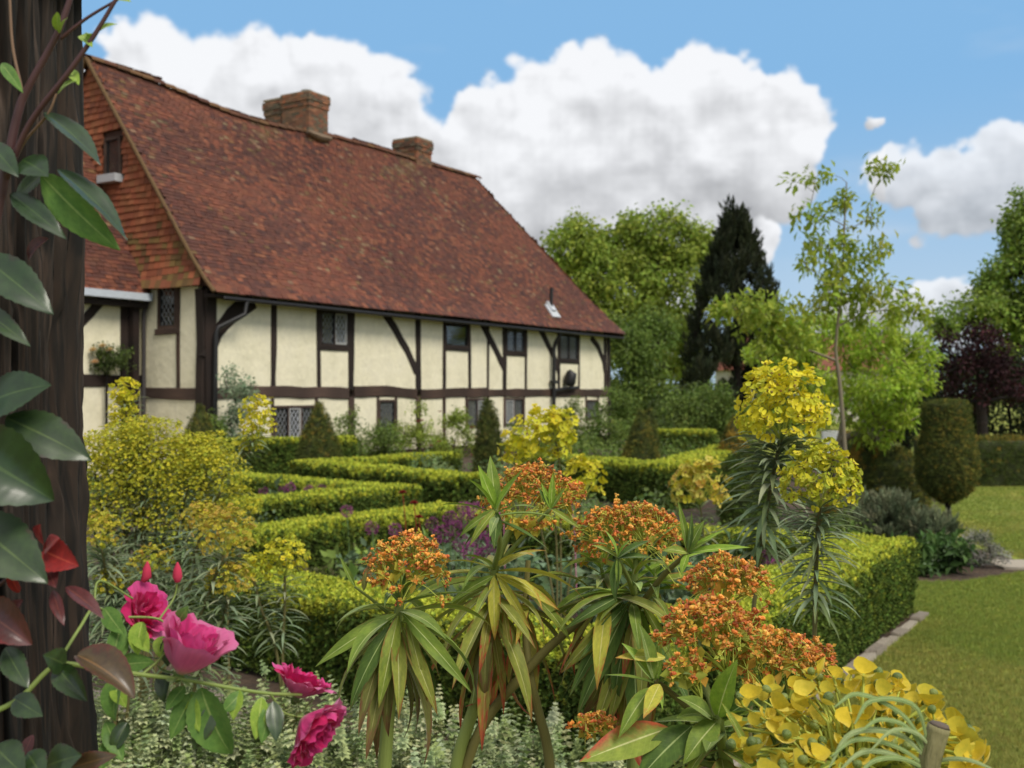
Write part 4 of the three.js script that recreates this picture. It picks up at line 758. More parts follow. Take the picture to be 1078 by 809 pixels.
  // middle distance shrubs
  const shrub = (name, label, px, d, list, size, geo, colors, s, dens = 100, o = {}) => grown(name, label, 'shrub', [g(px, d), g(px, d).add(V(0.01, 0.15 * (o.tall ?? 1), 0)), g(px, d).add(V(0.02, 0.3 * (o.tall ?? 1), 0)), g(px, d).add(V(0.02, 0.45 * (o.tall ?? 1), 0))], 0.04 * (o.tall ?? 1), cloud(list, s), { seed: s + 1, density: dens, size, geo, colors, step: 0.4, thin: 0.006, ...o });
  shrub('green_shrub', 'layered green shrub below the near-black conifer', 738, 33, [[738, 430, 40, 22, 33, 24, 13], [720, 450, 34, 20, 33, 14, 12], [765, 448, 30, 22, 33, 14, 12], [745, 470, 40, 12, 33, 10, 11]], 0.2, tuftA, MGRN, 81, 95);
  shrub('green_shrub', 'dull green shrub at the foot of the big pale tree', 700, 40, [[700, 445, 30, 22, 40, 14, 12], [715, 430, 20, 20, 40, 8, 11], [685, 460, 26, 16, 39, 10, 11]], 0.24, tuftA, DGRN, 83, 90);
  shrub('green_shrub', 'mixed green shrub hiding the far corner of the house', 640, 34, [[640, 465, 34, 24, 34, 20, 11], [648, 430, 16, 26, 35, 10, 10], [618, 470, 20, 18, 33.5, 10, 10]], 0.18, tuftA, MGRN, 85, 110);
  shrub('hazel_shrub', 'green bushy growth between the conifer and the slender young tree', 830, 34, [[835, 400, 34, 30, 34, 20, 14], [812, 440, 30, 26, 34, 14, 13], [850, 440, 24, 20, 34, 10, 13], [850, 340, 30, 24, 36, 8, 11]], 0.22, tuftA, GRN, 87, 70);
  shrub('rosemary_bush', 'grey-green rosemary-like bush in front of the copper-gold cone', 935, 11.4, [[935, 548, 34, 22, 11.4, 30, 10, 0.35], [905, 545, 20, 18, 11.6, 12, 9, 0.3], [975, 556, 32, 16, 11.2, 24, 10, 0.35]], 0.11, spire, [lin(0.17, 0.20, 0.11), lin(0.13, 0.165, 0.085), lin(0.2, 0.22, 0.13)], 89, 1500, { mat: mat.leafDull, lift: 0.9 });
  shrub('leafy_perennial', 'broad-leaved dark green plant under the urn-shaped topiary', 985, 10.4, [[985, 585, 34, 16, 10.4, 20, 9, 0.3], [965, 598, 20, 8, 10.2, 8, 8, 0.2]], 0.075, tuftBig, [lin(0.05, 0.11, 0.02), lin(0.07, 0.14, 0.028)], 91, 1500, { tall: 0.25 });
  shrub('white_flowered_tuft', 'mound of tiny white flowers at the lawn edge by the slab', 1030, 10.7, [[1030, 575, 20, 14, 10.7, 16, 8, 0.2], [1040, 585, 14, 8, 10.6, 6, 7, 0.15]], 0.05, tuftSmall, [lin(0.42, 0.40, 0.38), lin(0.16, 0.18, 0.10), lin(0.5, 0.48, 0.46), lin(0.11, 0.14, 0.06)], 93, 3800, { tall: 0.25 });
  // roses and plants along the house wall
  const wallP = (px) => { const k = (px - CX) / F, s = (22.4 * k + 6.3) / (0.518 - 0.855 * k); return 22.4 + 0.855 * s; };
  for (const [px, py, rx, ry, name, label, col, red] of [
    [246, 425, 20, 34, 'wall_plant', 'grey-green plant climbing beside the house corner', GREYG, 0], [222, 455, 14, 18, 'wall_plant', 'green plant low beside the stubby yew cone', MGRN, 0], [372, 462, 16, 30, 'wall_rose', 'thin rose bush left of the narrow window', MGRN, 1], [404, 470, 14, 26, 'wall_rose', 'rose bush under the narrow single window', MGRN, 1],
    [440, 460, 26, 34, 'wall_rose', 'tall leafy rose bush right of the narrow window', GRN, 4], [478, 466, 26, 32, 'wall_rose', 'leafy rose bush left of the near-black column', GRN, 3], [545, 470, 24, 26, 'wall_rose', 'rose bush behind the yellow spurge in the middle', MGRN, 2], [598, 450, 20, 34, 'wall_plant', 'tall green plant below the black roof-water pipe', MGRN, 0], [612, 475, 26, 24, 'wall_plant', 'green bush left of the far house corner', MGRN, 0]]) {
    const d = wallP(px) - 1.1, sh = shrub(name, label, px, d, [[px, py, rx, ry, d, 22, 8, 0.35], [px, py + ry, rx * 1.1, 12, d, 9, 9, 0.35]], 0.13, tuftA, col, 100 + px, 95, { density: 260, squash: 0.9, thin: 0.008, group: 'plants along the house wall' });
    seed(px * 3);
    for (let k = 0; k < red; k++) { const p = P(px + rr(-1, 1) * rx, py + rr(-1, 0.6) * ry, d - 0.3), q = new GB(); for (let j = 0; j < 7; j++) { const a = j * 2.4; flatLeaf(q, p.clone(), V(Math.cos(a), 0.5, Math.sin(a)), V(0, 1, 0), 0.075, 0.07, 0.3, 0.6); } part(sh, 'rose_flower', q.geo(), mat.redRose ??= leafy({ color: lin(0.35, 0.015, 0.02), transmission: 0.2 })); }
  }
  // climbing rose with pale blooms on the wing wall
  {
    const lp = hit(118, 380, V(0, 0, WINGZ + 0.25), V(0, 0, 1)).applyMatrix4(house.matrixWorld), d = -lp.z, sh = grown('climbing_wall_rose', 'rose with cream and apricot blooms climbing the wing wall', 'rose', [g(112, d), P(112, 440, d), P(112, 410, d), P(113, 395, d)], 0.03, cloud([[118, 376, 22, 10, d, 16, 7, 0.25], [105, 385, 14, 8, d, 7, 7, 0.2]], 401), { seed: 402, density: 420, size: 0.11, geo: tuftA, colors: DGRN, step: 0.3, thin: 0.006 });
    seed(403); const q = [leafy({ color: lin(0.75, 0.6, 0.34), transmission: 0.2 }), leafy({ color: lin(0.72, 0.5, 0.28), transmission: 0.2 })];
    for (const [px, py] of [[108, 366], [100, 383], [115, 370], [98, 370]]) { const p = P(px, py, d - 0.25), b = new GB(); for (let j = 0; j < 13; j++) { const a = j * 2.4, e = j / 13; flatLeaf(b, p.clone(), V(Math.cos(a) * (0.3 + e), 0.8 - e * 0.6, Math.sin(a) * (0.3 + e) + 0.5), V(0, 1, 0.3), 0.1, 0.1, 0.4, 0.6); } part(sh, 'rose_flower', b.geo(), pick(q)); }
  }
  // small things seen far off
  { const b = thing('white_board', 'small white board standing behind the tall yellow spurges', 'board', g(877, 14.8)), p = P(877, 467, 14.8), x = p.x; part(b, 'panel', new GB().box(x - 0.145, x + 0.145, p.y - 0.17, p.y + 0.17, p.z - 0.03, p.z + 0.03).geo(), std({ color: lin(0.72, 0.73, 0.75), roughness: 0.6 })); part(b, 'stake', new GB().box(x - 0.03, x + 0.03, 0, p.y - 0.16, p.z - 0.025, p.z + 0.025).geo(), mat.oak[0]); }
  { const d = 62, b = thing('far_cottage', 'distant low cottage with a red-brown roof behind the young tree', 'house', g(860, d)), p = g(860, d), w = 5, y = 3.1; part(b, 'wall', new GB().box(p.x - w, p.x + w, 0, y, p.z - 4, p.z).geo(), std({ color: rgb(190, 184, 172) })); const q = new GB(); const a = [[-w - .3, y - .1, 0.3], [w + .3, y - .1, 0.3], [w + .3, y + 2.0, -2], [-w - .3, y + 2.0, -2], [w + .3, y - .1, -4.3], [-w - .3, y - .1, -4.3]].map(([X, Y, Z]) => q.v(p.x + X, Y, p.z + Z)); q.quad(a[0], a[1], a[2], a[3]); q.quad(a[3], a[2], a[4], a[5]); q.tri(a[0], a[3], a[5]); q.tri(a[1], a[4], a[2]); part(b, 'roof', q.geo(), std({ color: rgb(122, 74, 58), bumpMap: tPlasterBump, bumpScale: 0.05 })); }
  // a belt of trees along the horizon
  seed(501); const far = [[-60, 95], [-42, 100], [-24, 98], [-8, 96], [6, 92], [18, 88], [30, 84], [42, 78], [52, 66], [58, 52]];
  far.forEach(([x, d], i) => { const cl = []; const h = rr(3.2, 5.5); for (let k = 0; k < 46; k++) cl.push([x + rr(-7.5, 7.5), 0.6 + h * Math.pow(R(), 0.8), -d + rr(-2, 2), rr(0.8, 1.3)]); const c = mixc(DGRN[1], GRN[i % 3], rr(0.2, 0.6)); grown('distant_tree', ['far tree line behind the house roof', 'far tree line left of the house chimney', 'far tree line hidden by the house', 'far trees seen past the house end', 'far trees behind the dark conifer', 'far trees behind the young tree', 'far trees behind the urn topiary', 'far trees behind the purple shrub', 'far trees beyond the right hedge', 'far trees at the right edge'][i], 'trees', [V(x, 0, -d), V(x, 0.8, -d), V(x, 1.4, -d), V(x, 2.2, -d)], 0.25, cl, { seed: 510 + i, density: 14, size: 0.6, geo: tuftA, colors: [c, mixc(c, DGRN[0], 0.4)], step: 2, thin: 0.03, group: 'tree belt on the horizon' }); });
}
// ---------------------------------------------------------------- grass blades on the near lawn
{
  seed(601);
  const g = new GB(); for (let k = 0; k < 9; k++) { const a = rr(0, 6.28), r = rr(0, 0.6), lean = rr(0.15, 0.7), x = Math.cos(a) * r, z = Math.sin(a) * r, b = rr(0, 6.28), w = 0.09, h = rr(0.6, 1.1); const p = [g.v(x - Math.sin(b) * w, 0, z + Math.cos(b) * w), g.v(x + Math.sin(b) * w, 0, z - Math.cos(b) * w), g.v(x + Math.cos(a) * lean, h, z + Math.sin(a) * lean)]; g.tri(...p); }
  const list = [], cols = [lin(0.28, 0.34, 0.06), lin(0.24, 0.31, 0.05), lin(0.36, 0.36, 0.08), lin(0.44, 0.40, 0.11)];
  for (let k = 0; k < 84000; k++) {
    const d = 4.6 + 15.5 * Math.pow(R(), 1.7), tk = (d - 6.72) / 0.845, kx = 2.08 + 0.534 * tk + 0.085, x = lerp(Math.min(kx, 2.9), 0.5 * d + 0.9, R());
    if (d < 8.4 && x < kx) continue; if (d >= 8.4 && d < 9.85 && x < 2.95 + (d - 8.4) * 0.3) continue; if (d >= 9.85 && d < 10.6 && x < 4.05 + (d - 9.85) * 1.5) continue; if (d >= 10.6 && x < 5.2) continue; if (d > 10.45 && d < 11.05 && x > 4.7) continue;
    const q = fbm(x * 0.8 + 5, d * 0.8, 2, 4), c = mixc(pick(cols.slice(0, 2)), mixc(cols[2], pick(cols), 0.5), sstep(0.42, 0.68, q));
    list.push([M4().compose(V(x, 0, -d), new THREE.Quaternion().setFromAxisAngle(V(0, 1, 0), rr(0, 6.28)), V(0.026, rr(0.018, 0.034), 0.026)), vary(c, 0.25)]);
  }
  const m = swarm(null, 'grass', g.geo(), mat.leaf, list); m.userData = { kind: 'stuff', label: 'short mown grass blades of the lawn beside the box hedge', category: 'grass' };
}
// ================================================================ foreground: post, rose, spurges, silver herb
// ---------------------------------------------------------------- leaves and petals as single pieces
function bladeGeo({ L = 1, W = 0.2, bend = 0.5, fold = 0.25, twist = 0, wave = 0.02, p = 0.75, tip = 1, nT = 10, s = 1, curl = 0 }) {
  seed(4000 + s); const g = new GB(), rows = [], nU = 4, o = rr(0, 40); let y = 0, z = 0;
  for (let j = 0; j <= nT; j++) {
    const t = j / nT, ang = -bend * t * t * 1.2 - bend * 0.2 * t; if (j) { y += Math.sin(ang) / nT * L; z += Math.cos(ang) / nT * L; }
    const w = W * L * 0.5 * Math.pow(Math.sin(Math.PI * Math.pow(clamp(t * 0.985 + 0.012), p)), tip), tw = twist * t, row = [];
    for (let i = 0; i <= nU; i++) {
      const u = (i / nU - 0.5) * 2, lift = Math.abs(u) * w * fold * 2 * (1 - 0.4 * t) - curl * u * u * w + (vn(t * 5 + o, u * 1.5 + 9) - 0.5) * wave * L * Math.abs(u), x = u * w * Math.cos(fold * 0.8), lx = x * Math.cos(tw) - lift * Math.sin(tw), ly = x * Math.sin(tw) + lift * Math.cos(tw);
      row.push(g.v(lx, y + ly * Math.cos(ang), z - ly * Math.sin(ang), i / nU, t));
    }
    rows.push(row);
  }
  for (let j = 0; j < nT; j++) for (let i = 0; i < nU; i++) g.quad(rows[j][i], rows[j + 1][i], rows[j + 1][i + 1], rows[j][i + 1]);
  return g.geo();
}
// leaf tissue: midrib, side veins, blotches, and tips or edges that have turned
function leafTex(s, base, dark, rib, turned, edge, tipTurn, veins = 14) {
  return tex(96, 256, (u, v) => {
    const x = Math.abs(u - 0.5) * 2, n = fbm(u * 5 + s, v * 10, s, 4), m = fbm(u * 14 + s, v * 30, s + 3, 3), vein = sstep(0.12, 0, Math.abs(((v * veins - x * 2.2) % 1 + 1) % 1 - 0.5)) * 0.5;
    let c = base.map((b, k) => lerp(b, dark[k], clamp(0.15 + (n - 0.35) * 1.4)));
    c = c.map((b, k) => lerp(b, rib[k], 0.22 * vein + 0.92 * sstep(0.09 * (1.05 - 0.6 * v), 0.035 * (1.05 - 0.6 * v), x)) * (0.92 + 0.16 * m));
    const tn = clamp(sstep(1 - edge * 1.5, 1.15, x + (n - 0.5) * 0.9 + (m - 0.5) * 0.3) * (edge > 0 ? 0.8 : 0) + (edge < 0 ? sstep(0.5, -0.15, u + (n - 0.5) * 0.7) : 0) + sstep(1 - tipTurn * 1.6, 1.1, v + (n - 0.5) * 0.6 + (m - 0.5) * 0.2) * (tipTurn > 0 ? 1 : 0));
    c = c.map((b, k) => lerp(b, turned[k] * (0.8 + 0.4 * m), tn * 0.9));
    return c;
  });
}
const leafMat = (t, o = {}) => new THREE.MeshPhysicalMaterial({ map: t, roughness: 0.95, transmission: 0.32, thickness: 0, side: THREE.DoubleSide, specularIntensity: 0.7, clearcoat: 0.12, clearcoatRoughness: 0.35, ...o });
const glossMat = (t, o = {}) => new THREE.MeshPhysicalMaterial({ map: t, roughness: 0.5, clearcoat: 0.35, clearcoatRoughness: 0.22, side: THREE.DoubleSide, ...o });
const SP = {
  green: leafMat(leafTex(1, [126, 148, 52], [92, 120, 38], [196, 204, 140], [140, 130, 56], 0.06, 0)), mid: leafMat(leafTex(2, [144, 158, 56], [108, 130, 42], [204, 208, 142], [150, 96, 44], 0.1, 0.06)),
  deep: leafMat(leafTex(3, [90, 118, 44], [64, 92, 34], [176, 192, 128], [120, 90, 44], 0.1, 0.04)), olive: leafMat(leafTex(4, [150, 156, 62], [116, 126, 46], [206, 204, 140], [140, 88, 46], 0.12, 0.12)),
  yellow: leafMat(leafTex(5, [196, 190, 70], [160, 164, 58], [222, 214, 140], [176, 96, 48], 0.1, 0.16)), red: leafMat(leafTex(6, [150, 150, 60], [132, 116, 50], [200, 190, 124], [168, 62, 40], 0.22, 0.34)), brown: leafMat(leafTex(7, [118, 122, 54], [96, 98, 44], [170, 164, 108], [112, 70, 44], 0.24, 0.3)), blush: leafMat(leafTex(9, [150, 166, 66], [126, 146, 54], [212, 214, 150], [186, 66, 42], -0.5, 0.04)),
  fresh: leafMat(leafTex(8, [148, 178, 58], [118, 154, 44], [208, 218, 140], [150, 150, 60], 0, 0)),
};
const longLeaf = [0, 1, 2, 3, 4, 5].map((k) => bladeGeo({ W: [0.15, 0.165, 0.14, 0.175, 0.155, 0.13][k], bend: [0.35, 0.6, 0.85, 0.5, 1.05, 0.2][k], fold: [0.2, 0.3, 0.25, 0.15, 0.3, 0.35][k], twist: [0.2, -0.3, 0.1, 0.4, -0.15, 0][k], wave: 0.02, s: k, p: 0.8 })), ovalLeaf = [0, 1, 2].map((k) => bladeGeo({ W: [0.3, 0.34, 0.27][k], bend: [0.3, 0.5, 0.1][k], fold: 0.2, twist: [0.1, -0.2, 0.1][k], s: 10 + k, p: 0.82 }));
function piece(parent, name, geo, m, matrix) {
  const o = shade(new THREE.Mesh(geo, m)); o.name = name; matrix.decompose(o.position, o.quaternion, o.scale); o.position.sub(worldBase(parent)); parent.add(o); return o;
}
// a leaf from one photographed point to another, its face turned to nrm
function leafAt(parent, geo, m, a, b, widthScale = 1, nrm = V(0, 0.6, 1), name = 'leaf') { const d = b.clone().sub(a), L = d.length(); return piece(parent, name, geo, m, aim(a, d, nrm, L * widthScale, L, L)); }
// a rosette of long leaves round a stem: elevation runs from e0 (top) to e1 (bottom)
function rosette(parent, top, bottom, n, L, e0, e1, mats, geos = longLeaf, skip = () => false) {
  for (let k = 0; k < n; k++) {
    const t = n > 1 ? k / (n - 1) : 0, a = k * 2.39996 + rr(-.25, .25), el = lerp(e0, e1, t) + rr(-.18, .18), p = top.clone().lerp(bottom, t), d = V(Math.cos(a) * Math.cos(el), Math.sin(el), Math.sin(a) * Math.cos(el)), m = mats[Math.min(mats.length - 1, Math.floor(t * mats.length + rr(-.4, .4) + 0.001))] ?? mats[0];
    if (skip(d)) continue;
    const up = el < -0.7 ? V(Math.cos(a), 0.6, Math.sin(a)) : V(rr(-.2, .2), 1, rr(-.2, .2)), sc = L * rr(0.78, 1.15) * lerp(0.8, 1, Math.min(1, t * 2)); piece(parent, 'leaf', pick(geos), m, aim(p, d, up, sc));
  }
}
mat.stemGreen = std({ color: rgb(122, 136, 66), roughness: 0.7, bumpMap: tGrain, bumpScale: 0.001 }); mat.stemOlive = std({ color: rgb(116, 110, 58), roughness: 0.75, bumpMap: tGrain, bumpScale: 0.001 }); mat.rayGreen = std({ color: rgb(168, 178, 72), roughness: 0.7 });
const stalk = (parent, pts, r0, r1, m = mat.stemGreen, name = 'stem') => { const c = curve(pts, Math.max(6, pts.length * 5)); return part(parent, name, new GB().tube(c, taper(c.length, r0, r1), 9).geo(), m); };
// ---------------------------------------------------------------- orange flower heads: rays, bracts and three-lobed seed cases
const fruitGeo = (() => { const g = new THREE.IcosahedronGeometry(1, 1), p = g.attributes.position; for (let i = 0; i < p.count; i++) { const v = V(p.getX(i), p.getY(i), p.getZ(i)), a = Math.atan2(v.z, v.x), k = 0.74 + 0.42 * Math.cos(3 * a) * Math.hypot(v.x, v.z) + 0.1 * (hash(Math.round(v.x * 9) + 20, Math.round(v.y * 9) + 20, Math.round(v.z * 9) + 20) - 0.5); p.setXYZ(i, v.x * k, v.y * k * 0.7, v.z * k); } g.computeVertexNormals(); return g; })();
const bractlet = (() => { const g = new GB(); for (let k = 0; k < 3; k++) { const a = k * 2.1; flatLeaf(g, V(0, -0.3, 0), V(Math.cos(a), 0.45, Math.sin(a)), V(0, 1, 0), 1.7, 1.1, 0.2, 0.55); } return g.geo(); })();
mat.fruit = new THREE.MeshPhysicalMaterial({ color: 0xffffff, roughness: 0.6, side: THREE.DoubleSide }); mat.bractlet = leafy({ color: 0xffffff, transmission: 0.35 });
const ORANGE = [lin(0.60, 0.21, 0.03), lin(0.54, 0.165, 0.028), lin(0.66, 0.28, 0.04), lin(0.42, 0.11, 0.026), lin(0.66, 0.35, 0.06)], YGB = [lin(0.55, 0.42, 0.05), lin(0.48, 0.45, 0.06), lin(0.62, 0.36, 0.05), lin(0.40, 0.42, 0.06)];
function orangeHead(parent, c, rx, ry, foot, n, fr, tiltV = V(0, 1, 0)) {          // c: middle of the head; foot: where its rays leave the stem
  const rays = new GB(), fruits = [], bracts = [], mids = [];
  for (let k = 0; k < 15; k++) { const a = k * 2.4, q = Math.sqrt((k + 0.5) / 15), m = V(c.x + Math.cos(a) * rx * q * 0.72, c.y + ry * (0.35 * (1 - q * q) - 0.25) + rr(-.1, .1) * ry, c.z + Math.sin(a) * rx * q * 0.72); mids.push(m); rays.tube([foot, foot.clone().lerp(m, 0.5).add(V(0, ry * 0.06, 0)), m], [fr * 0.3, fr * 0.22, fr * 0.17], 5, false); bracts.push([aim(m, V(rr(-.3, .3), 1, rr(-.3, .3)), rdir(), fr * 2.2), vary(pick(YGB), 0.2)]); }
  for (let k = 0; k < n; k++) {
    const a = k * 2.39996 + rr(-.15, .15), q = Math.sqrt((k + 0.5) / n), e = rr(0.8, 1.08), low = R() < 0.28 ? rr(-.75, -.1) : 0, p = V(c.x + Math.cos(a) * rx * q * e, c.y + ry * (0.98 * Math.sqrt(Math.max(0, 1 - q * q)) - 0.36 + low * q) * rr(0.82, 1.08) + rr(-.1, .1) * ry, c.z + Math.sin(a) * rx * q * e * 0.95);
    const m = mids.reduce((b, x) => (x.distanceTo(p) < b.distanceTo(p) ? x : b)); rays.tube([m, m.clone().lerp(p, 0.5).add(V(0, fr * 0.5, 0)), p], [fr * 0.16, fr * 0.14, fr * 0.13], 4, false);
    const up = p.clone().sub(m).normalize().add(V(0, 0.7, 0)).add(rdir().multiplyScalar(0.5)); const s = fr * rr(0.75, 1.15);
    bracts.push([aim(p, V(rr(-1, 1), rr(-.2, .4), rr(-1, 1)), up, s * 1.05), vary(R() < 0.35 ? pick(ORANGE) : pick(YGB), 0.25)]); up.normalize(); if (R() < 0.75) fruits.push([aim(p.clone().addScaledVector(up, s * 0.6), rdir(), up, s * 0.86), vary(pick(ORANGE), 0.3)]); for (let j = 0; j < 2; j++) bracts.push([aim(p.clone().add(rdir().multiplyScalar(fr * 1.1)), rdir(), up, s * rr(0.5, 0.8)), vary(R() < 0.6 ? pick(ORANGE) : pick(YGB), 0.3)]);
    if (R() < 0.5) { const e2 = p.clone().add(rdir().multiplyScalar(fr * 2.2)); fruits.push([aim(e2, rdir(), up, s * 0.7), vary(pick(ORANGE), 0.3)]); rays.tube([p, e2], fr * 0.11, 4, false); }
  }
  const head = part(parent, 'flower_head', rays.geo(), mat.rayGreen); swarm(head, 'seed_cases', fruitGeo, mat.fruit, fruits); swarm(head, 'bracts', bractlet, mat.bractlet, bracts); return head;
}
const SG = 'orange-headed spurges in the front bed';
const foot = (px, d) => V((px - CX) / F * d, 0, -d);
// A: the single head left of the middle
{
  seed(4101); const d = 1.78, o = thing('orange_spurge', 'orange-headed spurge with a skirt of drooping leaves, leftmost and single-headed', 'spurge', foot(400, d), SG), top = P(421, 636, d), low = P(415, 684, d);
  stalk(o, [foot(400, d), P(404, 830, d), P(411, 730, d), low, top, P(424, 618, d)], 0.013, 0.006);
  orangeHead(o, P(430, 596, d), 0.074, 0.074, P(423, 634, d), 130, 0.0060);
  rosette(o, P(423, 630, d), top, 7, 0.085, 1.2, 0.7, [SP.green, SP.deep], longLeaf);
  rosette(o, top, low, 22, 0.185, 0.35, -1.25, [SP.green, SP.mid, SP.green, SP.olive, SP.deep, SP.brown, SP.brown], longLeaf);
  for (const [ax, ay, bx, by, m, k, w] of [[419, 648, 399, 742, SP.mid, 0, 1.25], [417, 646, 331, 694, SP.green, 3, 1], [424, 646, 497, 722, SP.green, 0, 1], [412, 658, 360, 742, SP.deep, 1, 1.15], [410, 676, 384, 800, SP.brown, 5, 1.1], [424, 660, 462, 748, SP.olive, 1, 1], [405, 680, 372, 770, SP.brown, 0, 1.1], [428, 650, 452, 738, SP.olive, 2, 0.9]]) leafAt(o, longLeaf[k], m, P(ax, ay, d - 0.012), P(bx, by, d - 0.1), w, V(rr(-.3, .3), 0.5, 1));
  stalk(o, [P(408, 645, d), P(390, 630, d - 0.02), P(374, 618, d - 0.04)], 0.003, 0.002, mat.stemGreen, 'side_shoot'); leafAt(o, ovalLeaf[2], SP.green, P(374, 618, d - 0.04), P(358, 586, d - 0.05), 0.6); leafAt(o, ovalLeaf[0], SP.brown, P(383, 622, d - 0.03), P(386, 596, d - 0.03), 0.8);
}
// B: middle plant with two leafy shoots
{
  seed(4102); const d = 2.0, o = thing('orange_spurge', 'orange-headed spurge in the middle with red-tipped hanging leaves on slanting stems', 'spurge', foot(468, d), SG);
  const top = P(520, 602, d), low = P(517, 660, d);
  stalk(o, [foot(468, d), P(478, 820, d), P(500, 740, d), P(514, 680, d), top, P(536, 560, d), P(548, 540, d)], 0.014, 0.005); orangeHead(o, P(560, 523, d + 0.1), 0.105, 0.09, P(548, 556, d + 0.05), 230, 0.0060);
  rosette(o, P(522, 596, d), top, 8, 0.13, 0.75, 0.2, [SP.mid, SP.yellow, SP.green]); rosette(o, top, low, 28, 0.2, 0.25, -1.3, [SP.yellow, SP.mid, SP.olive, SP.olive, SP.red, SP.brown, SP.red], longLeaf);
  for (const [ax, ay, bx, by, m, k, w] of [[520, 606, 474, 628, SP.green, 3, 1], [522, 604, 590, 634, SP.yellow, 0, 1], [520, 606, 520, 672, SP.yellow, 1, 1.2], [523, 604, 560, 664, SP.yellow, 0, 0.9], [516, 640, 506, 708, SP.red, 0, 1], [530, 640, 540, 706, SP.red, 2, 0.9]]) leafAt(o, longLeaf[k], m, P(ax, ay, d - 0.012), P(bx, by, d - 0.08), w, V(rr(-.3, .3), 0.7, 1));
  // leafy shoot on the left, upright young leaves
  const q = P(522, 536, d - 0.1); stalk(o, [P(520, 600, d), P(526, 570, d - 0.06), q], 0.005, 0.004); rosette(o, q, P(523, 548, d - 0.1), 9, 0.12, 1.1, -0.5, [SP.fresh, SP.green, SP.green, SP.deep], [longLeaf[0], longLeaf[5], ovalLeaf[2]]);
  leafAt(o, ovalLeaf[2], SP.fresh, q, P(504, 490, d - 0.12), 0.9); leafAt(o, ovalLeaf[0], SP.green, q, P(516, 477, d - 0.08), 0.8); leafAt(o, ovalLeaf[0], SP.deep, P(524, 540, d - 0.1), P(520, 576, d - 0.14), 1); leafAt(o, longLeaf[1], SP.green, q, P(478, 562, d - 0.12), 1); leafAt(o, longLeaf[3], SP.mid, q, P(492, 572, d - 0.14), 1.1);
  const q2 = P(580, 536, d - 0.05); stalk(o, [P(528, 590, d), P(556, 560, d - 0.02), q2], 0.004, 0.003); for (const [x, y, m] of [[582, 498, SP.fresh], [570, 508, SP.fresh], [594, 514, SP.green], [612, 556, SP.mid], [566, 512, SP.deep]]) leafAt(o, ovalLeaf[2], m, q2, P(x, y, d - 0.06), 0.7);
  orangeHead(o, P(555, 553, d - 0.02), 0.034, 0.018, P(552, 562, d), 12, 0.0055);
  // two more stems from the same foot, each carrying leaves of its own
  stalk(o, [foot(470, d), P(492, 800, d), P(560, 700, d - 0.02), P(612, 652, d - 0.04), P(650, 622, d - 0.05)], 0.011, 0.006, mat.stemOlive); rosette(o, P(650, 622, d - 0.05), P(632, 640, d - 0.05), 10, 0.16, 0.6, -0.9, [SP.mid, SP.olive, SP.yellow, SP.red]);
  stalk(o, [foot(580, d), P(578, 800, d), P(566, 746, d), P(556, 700, d), P(553, 640, d + 0.04), P(556, 590, d + 0.05)], 0.011, 0.005, mat.stemOlive); rosette(o, P(556, 610, d + 0.05), P(554, 660, d + 0.05), 14, 0.17, 0.2, -1.2, [SP.mid, SP.yellow, SP.olive, SP.red]);
}
